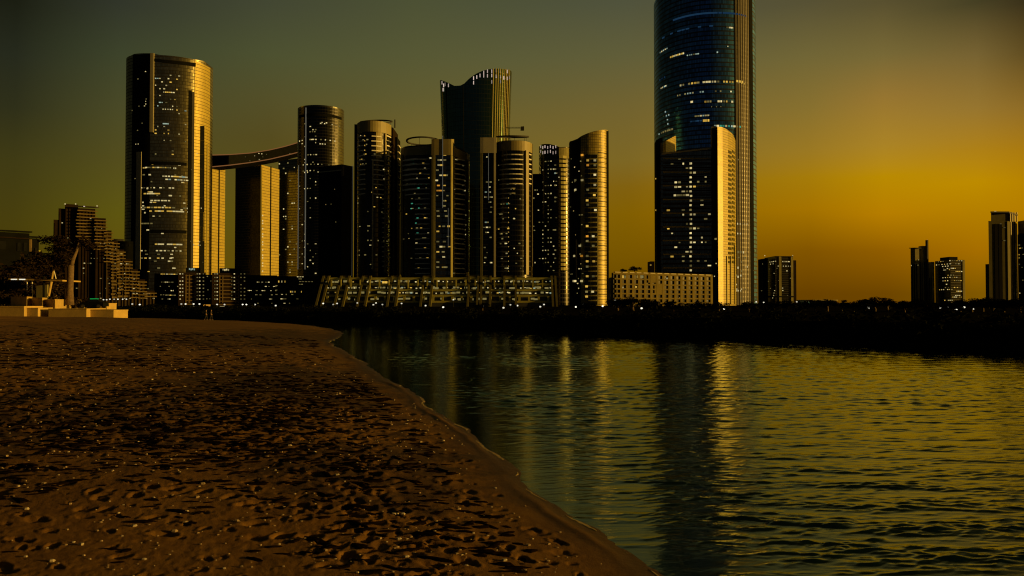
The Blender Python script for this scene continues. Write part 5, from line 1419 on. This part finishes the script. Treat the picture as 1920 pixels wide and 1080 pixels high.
def skin_mesh(name, joints, edges, mat, parent, loc=(0, 0, 0), sub=2):
    me = bpy.data.meshes.new(name + '_cage'); me.from_pydata([j[0] for j in joints], edges, [])
    o = bpy.data.objects.new(name, me); COL.objects.link(o)
    o.modifiers.new('s', 'SKIN')
    for v, j in zip(me.skin_vertices[0].data, joints):
        r = j[1]; v.radius = r if isinstance(r, tuple) else (r, r)
    me.skin_vertices[0].data[0].use_root = True
    d = o.modifiers.new('d', 'SUBSURF'); d.levels = sub; d.render_levels = sub
    dg = bpy.context.evaluated_depsgraph_get(); ev = bpy.data.meshes.new_from_object(o.evaluated_get(dg))
    bpy.data.objects.remove(o); ev.materials.append(mat)
    ev.polygons.foreach_set('use_smooth', [True] * len(ev.polygons))
    q = bpy.data.objects.new(name, ev); q.location = loc
    return link(q, parent)

def person(px, py, Y, rz, label, stride, hair_long):
    x = P(px, py, Y).x; z = sand_z(x, Y)
    root = empty('person', (x, Y, z), label, 'person', 'two walkers at the far edge of the sand'); root.rotation_euler = (0, 0, rz)
    s = stride
    J = [((0, 0, .94), (.15, .10)), ((0, 0, 1.12), (.13, .09)), ((0, 0, 1.32), (.16, .10)), ((0, 0, 1.45), (.09, .07)), ((0, -.01, 1.52), .055), ((0, -.02, 1.60), (.075, .085)), ((0, -.02, 1.70), (.07, .085)),
         ((.17, 0, 1.41), .055), ((.22, .06, 1.15), .042), ((.23, -.04, .92), .032), ((.235, -.07, .84), (.035, .02)), ((-.17, 0, 1.41), .055), ((-.22, -.05, 1.15), .042), ((-.23, -.14, .93), .032), ((-.235, -.18, .86), (.035, .02)),
         ((.09, 0, .86), .085), ((.10, -s * .5, .49), .058), ((.10, -s * .75 + .06, .09), .040), ((.10, -s * .75 - .10, .04), (.04, .03)), ((-.09, 0, .86), .085), ((-.10, s * .28, .49), .058), ((-.10, s + .02, .12), .040), ((-.10, s - .12, .04), (.04, .03))]
    E = [(0, 1), (1, 2), (2, 3), (3, 4), (4, 5), (5, 6), (2, 7), (7, 8), (8, 9), (9, 10), (2, 11), (11, 12), (12, 13), (13, 14), (0, 15), (15, 16), (16, 17), (17, 18), (0, 19), (19, 20), (20, 21), (21, 22)]
    b = skin_mesh('body', J, E, M['skin'], root)
    # nose, ears and brow give the head a face
    f = MB(); f.tube([(0, -.10, 1.66), (0, -.125, 1.625)], [.010, .018], 6)
    for sx in (-1, 1): f.tube([(sx * .075, -.01, 1.66), (sx * .085, .0, 1.61)], [.015, .018], 6); f.tube([(sx * .03, -.095, 1.665), (sx * .03, -.105, 1.665)], .012, 6)
    f.build('face', M['skin'], root)
    JS = [((0, 0, .96), (.17, .125)), ((0, 0, 1.12), (.155, .115)), ((0, 0, 1.32), (.185, .12)), ((0, 0, 1.43), (.11, .09)), ((.18, 0, 1.40), .075), ((.22, .05, 1.20), .062), ((-.18, 0, 1.40), .075), ((-.22, -.04, 1.20), .062)]
    skin_mesh('shirt', JS, [(0, 1), (1, 2), (2, 3), (2, 4), (4, 5), (2, 6), (6, 7)], M['cloth'], root)
    JT = [((0, 0, .96), (.165, .12)), ((.09, 0, .84), .10), ((.10, -s * .5, .49), .078), ((.10, -s * .72 + .06, .15), .062), ((-.09, 0, .84), .10), ((-.10, s * .28, .49), .078), ((-.10, s * .96 + .02, .18), .062)]
    skin_mesh('trousers', JT, [(0, 1), (1, 2), (2, 3), (0, 4), (4, 5), (5, 6)], M['cloth'], root)
    JH = [((0, .015, 1.62), (.085, .085)), ((0, 0, 1.73), (.082, .09)), ((0, .05, 1.50 if hair_long else 1.60), .05)]
    skin_mesh('hair', JH, [(0, 1), (0, 2)], M['hair'], root)
    for sx, yy in ((.10, -s * .75), (-.10, s)):
        m = MB(); m.tube([(sx, yy + .09, .05), (sx, yy - .04, .055), (sx, yy - .16, .04)], [.045, .05, .035], 8); m.build('shoe', M['pale'], root, smooth=True)
person(386.5, 591, 122, R(95), 'walker in dark clothes with short hair at the far edge of the sand', .22, False)
person(396, 592, 121, R(88), 'walker in dark clothes with long hair at the far edge of the sand', .18, True)

# ================================================================== stones and shells on the sand
def pebble_geo(r, x, y, z, s, flat):
    nv = []; N = 6
    ph = r.uniform(0, 6); 
    for zz, rr in ((-.5, .7), (0, 1.0), (.45, .62)):
        for j in range(N):
            a = ph + 2 * pi * j / N; k = rr * r.uniform(.8, 1.15)
            nv.append((x + s * k * cos(a), y + s * k * .72 * sin(a), z + s * flat * zz))
    f = [(i * N + j, i * N + (j + 1) % N, (i + 1) * N + (j + 1) % N, (i + 1) * N + j) for i in range(2) for j in range(N)] + [tuple(range(2 * N, 3 * N)), tuple(range(N))[::-1]]
    return nv, f
def scatter_stones():
    r = random.Random(8); small = MB(); sh = MB()
    for k in range(3600):
        y = 4.3 + 40 * r.random() ** 1.7; x = r.uniform(-.86, .16) * y
        s = float(shore_dist(np.array([x]), np.array([y]))[0])
        if s < .5: continue
        w = vnoise(np.array([x * .5 + 3]), np.array([y * .4]))[0]
        if r.random() > w * 1.3: continue
        z = sand_z(x, y); sz = r.uniform(.008, .02) * (1 if r.random() < .9 else 1.8) * (1 + y / 30)
        v, f = pebble_geo(r, x, y, z + sz * .2, sz, r.uniform(.5, 1))
        (sh if r.random() < .2 else small).add(v, f)
    o = small.build('pebbles', M['pebble']); tag(o, 'brown pebbles strewn over the trampled sand', 'pebbles', kind='stuff')
    o = sh.build('shell_fragments', M['shell']); tag(o, 'pale broken shell pieces strewn over the trampled sand', 'shells', kind='stuff')
    for px, py, mt in ((131, 946, 1), (97, 1053, 0), (50, 955, 0), (126, 822, 1), (12, 856, 1), (320, 862, 0), (350, 960, 0), (153, 1022, 0), (543, 836, 0), (568, 966, 0), (270, 1050, 0), (395, 699, 0), (346, 726, 0), (252, 987, 0), (222, 963, 0), (62, 697, 0), (285, 712, 0), (48, 1045, 0), (670, 1075, 0), (738, 965, 0), (755, 965, 0), (762, 1045, 0), (747, 1012, 0), (945, 1052, 0)):
        x, y = G(px, py, .62); y *= .98
        for _ in range(4):
            z = sand_z(x, y); x, y = G(px, py, z)
        v, f = pebble_geo(r, 0, 0, 0, r.uniform(.022, .04) * (y / 8) ** .6, r.uniform(.6, .9))
        o = mesh_obj('stone', v, f, M['shell' if not mt else 'pebble'], smooth=False); o.location = (x, y, z + .012)
        tag(o, 'small pale stone or shell lying on the sand', 'stone', 'pale stones lying on the sand')
scatter_stones()

M['weed'] = plain('dry_weed', (0.008, 0.005, 0.003), 0.95, scale=6, var=0.5, spec=0.0)
def scatter_weed():
    r = random.Random(19); mb = MB(); made = 0; tries = 0
    while made < 5200 and tries < 60000:
        tries += 1
        y = math.sqrt(r.uniform(5.0 ** 2, 62 ** 2)) if r.random() < .45 else r.uniform(5, 34); x = r.uniform(-.88, .1) * y
        q = float(shore_dist(np.array([x]), np.array([y]))[0])
        if q < 1.2: continue
        w = float(vnoise(np.array([x * .22 + 40]), np.array([y * .15 + 3]))[0]) * .7 + float(vnoise(np.array([x * 1.1]), np.array([y * .8 + 30]))[0]) * .5 - .32
        w = w * .8 + .62 * max(0, 1 - ((x + 6.5) / 4.5) ** 2 - ((y - 20) / 9) ** 2) - .25 * (y < 8)
        if y < 13: w *= .62
        if r.random() > w * 1.3: continue
        made += 1
        z = sand_z(x, y); sz = r.uniform(.025, .085) * (1 + y / 45); N = 7; ph = r.uniform(0, 6); ln = r.uniform(1.2, 3.2); a = r.gauss(.1, .5)
        vs = []
        for zz, rr in ((-.25, 1.0), (.12, .75), (.26, .3)):
            for j in range(N):
                t = 2 * pi * j / N; k = rr * r.uniform(.55, 1.25) * sz
                ex, ey = k * ln * cos(t), k * .8 * sin(t)
                vs.append((x + ex * cos(a) - ey * sin(a), y + ex * sin(a) + ey * cos(a), z + zz * sz * .8))
        mb.add(vs, [(i * N + j, i * N + (j + 1) % N, (i + 1) * N + (j + 1) % N, (i + 1) * N + j) for i in range(2) for j in range(N)] + [tuple(range(2 * N, 3 * N))])
    o = mb.build('dry_weed', M['weed']); tag(o, 'black scraps of dry weed strewn over the trampled sand', 'seaweed', kind='stuff')
scatter_weed()

# ================================================================== sky, sun, camera
def lin(c): return tuple((v / 255 / 12.92) if v <= 10.3 else ((v / 255 + .055) / 1.055) ** 2.4 for v in c)
SUN_AZ, SUN_EL = 97.0, 6.0
def make_world():
    w = bpy.data.worlds.new('World'); sc.world = w; w.use_nodes = True
    nt = w.node_tree; nt.nodes.clear(); b = NB(nt)
    out = b.n('ShaderNodeOutputWorld'); bg = b.n('ShaderNodeBackground'); b.link(bg.outputs[0], out.inputs[0])
    d = b.n('ShaderNodeTexCoord').outputs['Generated']
    s = b.n('ShaderNodeSeparateXYZ'); b.link(b.vmath('NORMALIZE', d), s.inputs[0])
    az = b.math('ARCTAN2', s.outputs[0], s.outputs[1]); az = b.math('MULTIPLY', az, 180 / pi)
    el = b.math('MULTIPLY', b.math('ARCSINE', s.outputs[2]), 180 / pi)
    pos = b.math('DIVIDE', b.math('ADD', el, 5.0), 45.0, clamp=True)
    pe = lambda y, a: ((math.degrees(math.atan((568 - y) / FPX * cos(R(a)))) + 5) / 45)
    Z_ = (0.006, 0.008, 0.006)
    cols = [(-180, [(0, (.006, .006, .005)), (.2, (.009, .011, .014)), (.5, (.009, .013, .019)), (1, Z_)]), (-80, [(0, (.010, .009, .003)), (.3, (.012, .013, .008)), (1, Z_)])]
    def col(a, px, samples):
        st = [(pe(y, a), lin(c)) for y, c in samples][::-1]
        cols.append((a, [(0, tuple(v * .85 for v in st[0][1]))] + st + [(.72, tuple(.62 * v for v in st[-1][1])), (.84, tuple(.12 * v for v in st[-1][1])), (1, Z_)]))
    col(-34.0, 30, [(0, (25, 28, 18)), (100, (36, 40, 28)), (200, (45, 46, 25)), (300, (62, 58, 20)), (420, (71, 62, 12)), (540, (72, 56, 6))])
    col(-28.1, 220, [(0, (48, 52, 41)), (100, (60, 66, 42)), (200, (72, 72, 38)), (300, (82, 76, 28)), (400, (92, 84, 16)), (540, (98, 76, 6))])
    col(-18.3, 500, [(0, (66, 70, 50)), (100, (76, 80, 48)), (180, (82, 78, 40)), (260, (84, 74, 30)), (400, (92, 78, 16)), (540, (98, 74, 4))])
    col(-7.4, 780, [(0, (76, 80, 52)), (100, (86, 87, 52)), (180, (95, 90, 47)), (260, (110, 95, 40)), (400, (112, 90, 20)), (540, (105, 76, 2))])
    col(9.0, 1180, [(0, (80, 82, 60)), (100, (96, 93, 57)), (200, (113, 98, 47)), (300, (124, 102, 36)), (350, (128, 96, 15)), (400, (129, 94, 2)), (480, (118, 84, 0)), (550, (104, 70, 0))])
    col(22.0, 1520, [(0, (86, 80, 52)), (100, (112, 101, 54)), (200, (135, 112, 47)), (280, (154, 120, 35)), (330, (165, 123, 10)), (390, (164, 114, 0)), (470, (128, 83, 0)), (550, (103, 64, 0))])
    col(26.8, 1660, [(0, (88, 79, 47)), (100, (119, 104, 54)), (180, (150, 117, 49)), (270, (170, 131, 38)), (330, (185, 138, 2)), (400, (182, 125, 0)), (470, (143, 92, 0)), (550, (108, 68, 0))])
    col(32.3, 1835, [(0, (68, 62, 35)), (100, (118, 98, 50)), (200, (150, 117, 47)), (280, (174, 128, 22)), (340, (189, 139, 0)), (400, (178, 125, 0)), (470, (165, 109, 0)), (550, (126, 86, 0))])
    col(35.0, 1910, [(0, (56, 47, 25)), (100, (97, 77, 33)), (200, (142, 107, 38)), (280, (170, 122, 15)), (340, (183, 131, 0)), (400, (180, 124, 0)), (550, (130, 86, 0))])
    G1 = [(0, (.25, .12, .0)), (.12, (.40, .20, .004)), (.24, (.66, .34, .012)), (.38, (.60, .34, .03)), (.55, (.30, .20, .05)), (.75, (.10, .085, .04)), (1, Z_)]
    cols.append((52, G1)); cols.append((104, [(p, tuple(v * .9 for v in c)) if p < 1 else (p, c) for p, c in G1]))
    cols.append((122, [(p, tuple(v * .55 for v in c)) if p < 1 else (p, c) for p, c in G1]))
    cols.append((145, [(0, (.03, .018, .004)), (.25, (.055, .036, .010)), (.5, (.035, .028, .014)), (1, Z_)]))
    cols.append((180, cols[0][1]))
    cur = b.ramp(pos, cols[0][1])
    for (a0, _), (a1, st) in zip(cols[:-1], cols[1:]):
        mr = b.n('ShaderNodeMapRange', interpolation_type='LINEAR'); b.link(az, mr.inputs[0]); mr.inputs[1].default_value = a0; mr.inputs[2].default_value = a1
        cur = b.mixc(mr.outputs[0], cur, b.ramp(pos, st))
    sk = b.n('ShaderNodeTexSky', sky_type='NISHITA'); sk.sun_disc = False; sk.sun_elevation = R(SUN_EL); sk.sun_rotation = R(SUN_AZ); sk.dust_density = 4; sk.air_density = 2
    tint = b.mixc(1.0, sk.outputs[0], (0.010, 0.007, 0.0006), 'MULTIPLY')
    sc10 = b.vmath('SCALE', cur, scale=10.0)
    tot = b.vmath('ADD', sc10, tint)
    b.link(tot, bg.inputs[0]); bg.inputs[1].default_value = 0.1
make_world()

sun = bpy.data.lights.new('sun', 'SUN'); sun.energy = 3.8; sun.angle = R(0.6); sun.color = (1.0, 0.56, 0.10)
so = bpy.data.objects.new('sun', sun); link(so)
dv = Vector((sin(R(SUN_AZ)) * cos(R(SUN_EL)), cos(R(SUN_AZ)) * cos(R(SUN_EL)), sin(R(SUN_EL))))
so.rotation_euler = dv.to_track_quat('Z', 'Y').to_euler(); so.location = (300, 0, 300)

cam = bpy.data.cameras.new('camera'); cam.lens = 26; cam.sensor_width = 36; cam.clip_start = .2; cam.clip_end = 12000
co = bpy.data.objects.new('camera', cam); link(co); co.location = (0, 0, CAMZ); co.rotation_euler = (pi / 2 + TH, 0, 0)
sc.camera = co
vs = sc.view_settings; vs.view_transform = 'Standard'; vs.look = 'None'; vs.exposure = 0; vs.gamma = 1; vs.use_curve_mapping = False
cy = sc.cycles
cy.use_denoising = True; cy.max_bounces = 6; cy.diffuse_bounces = 2; cy.glossy_bounces = 4; cy.transparent_max_bounces = 8; cy.caustics_reflective = False; cy.caustics_refractive = False
cy.pixel_filter_type = 'BLACKMAN_HARRIS'; cy.filter_width = 1.15
cy.sample_clamp_indirect = 3.0
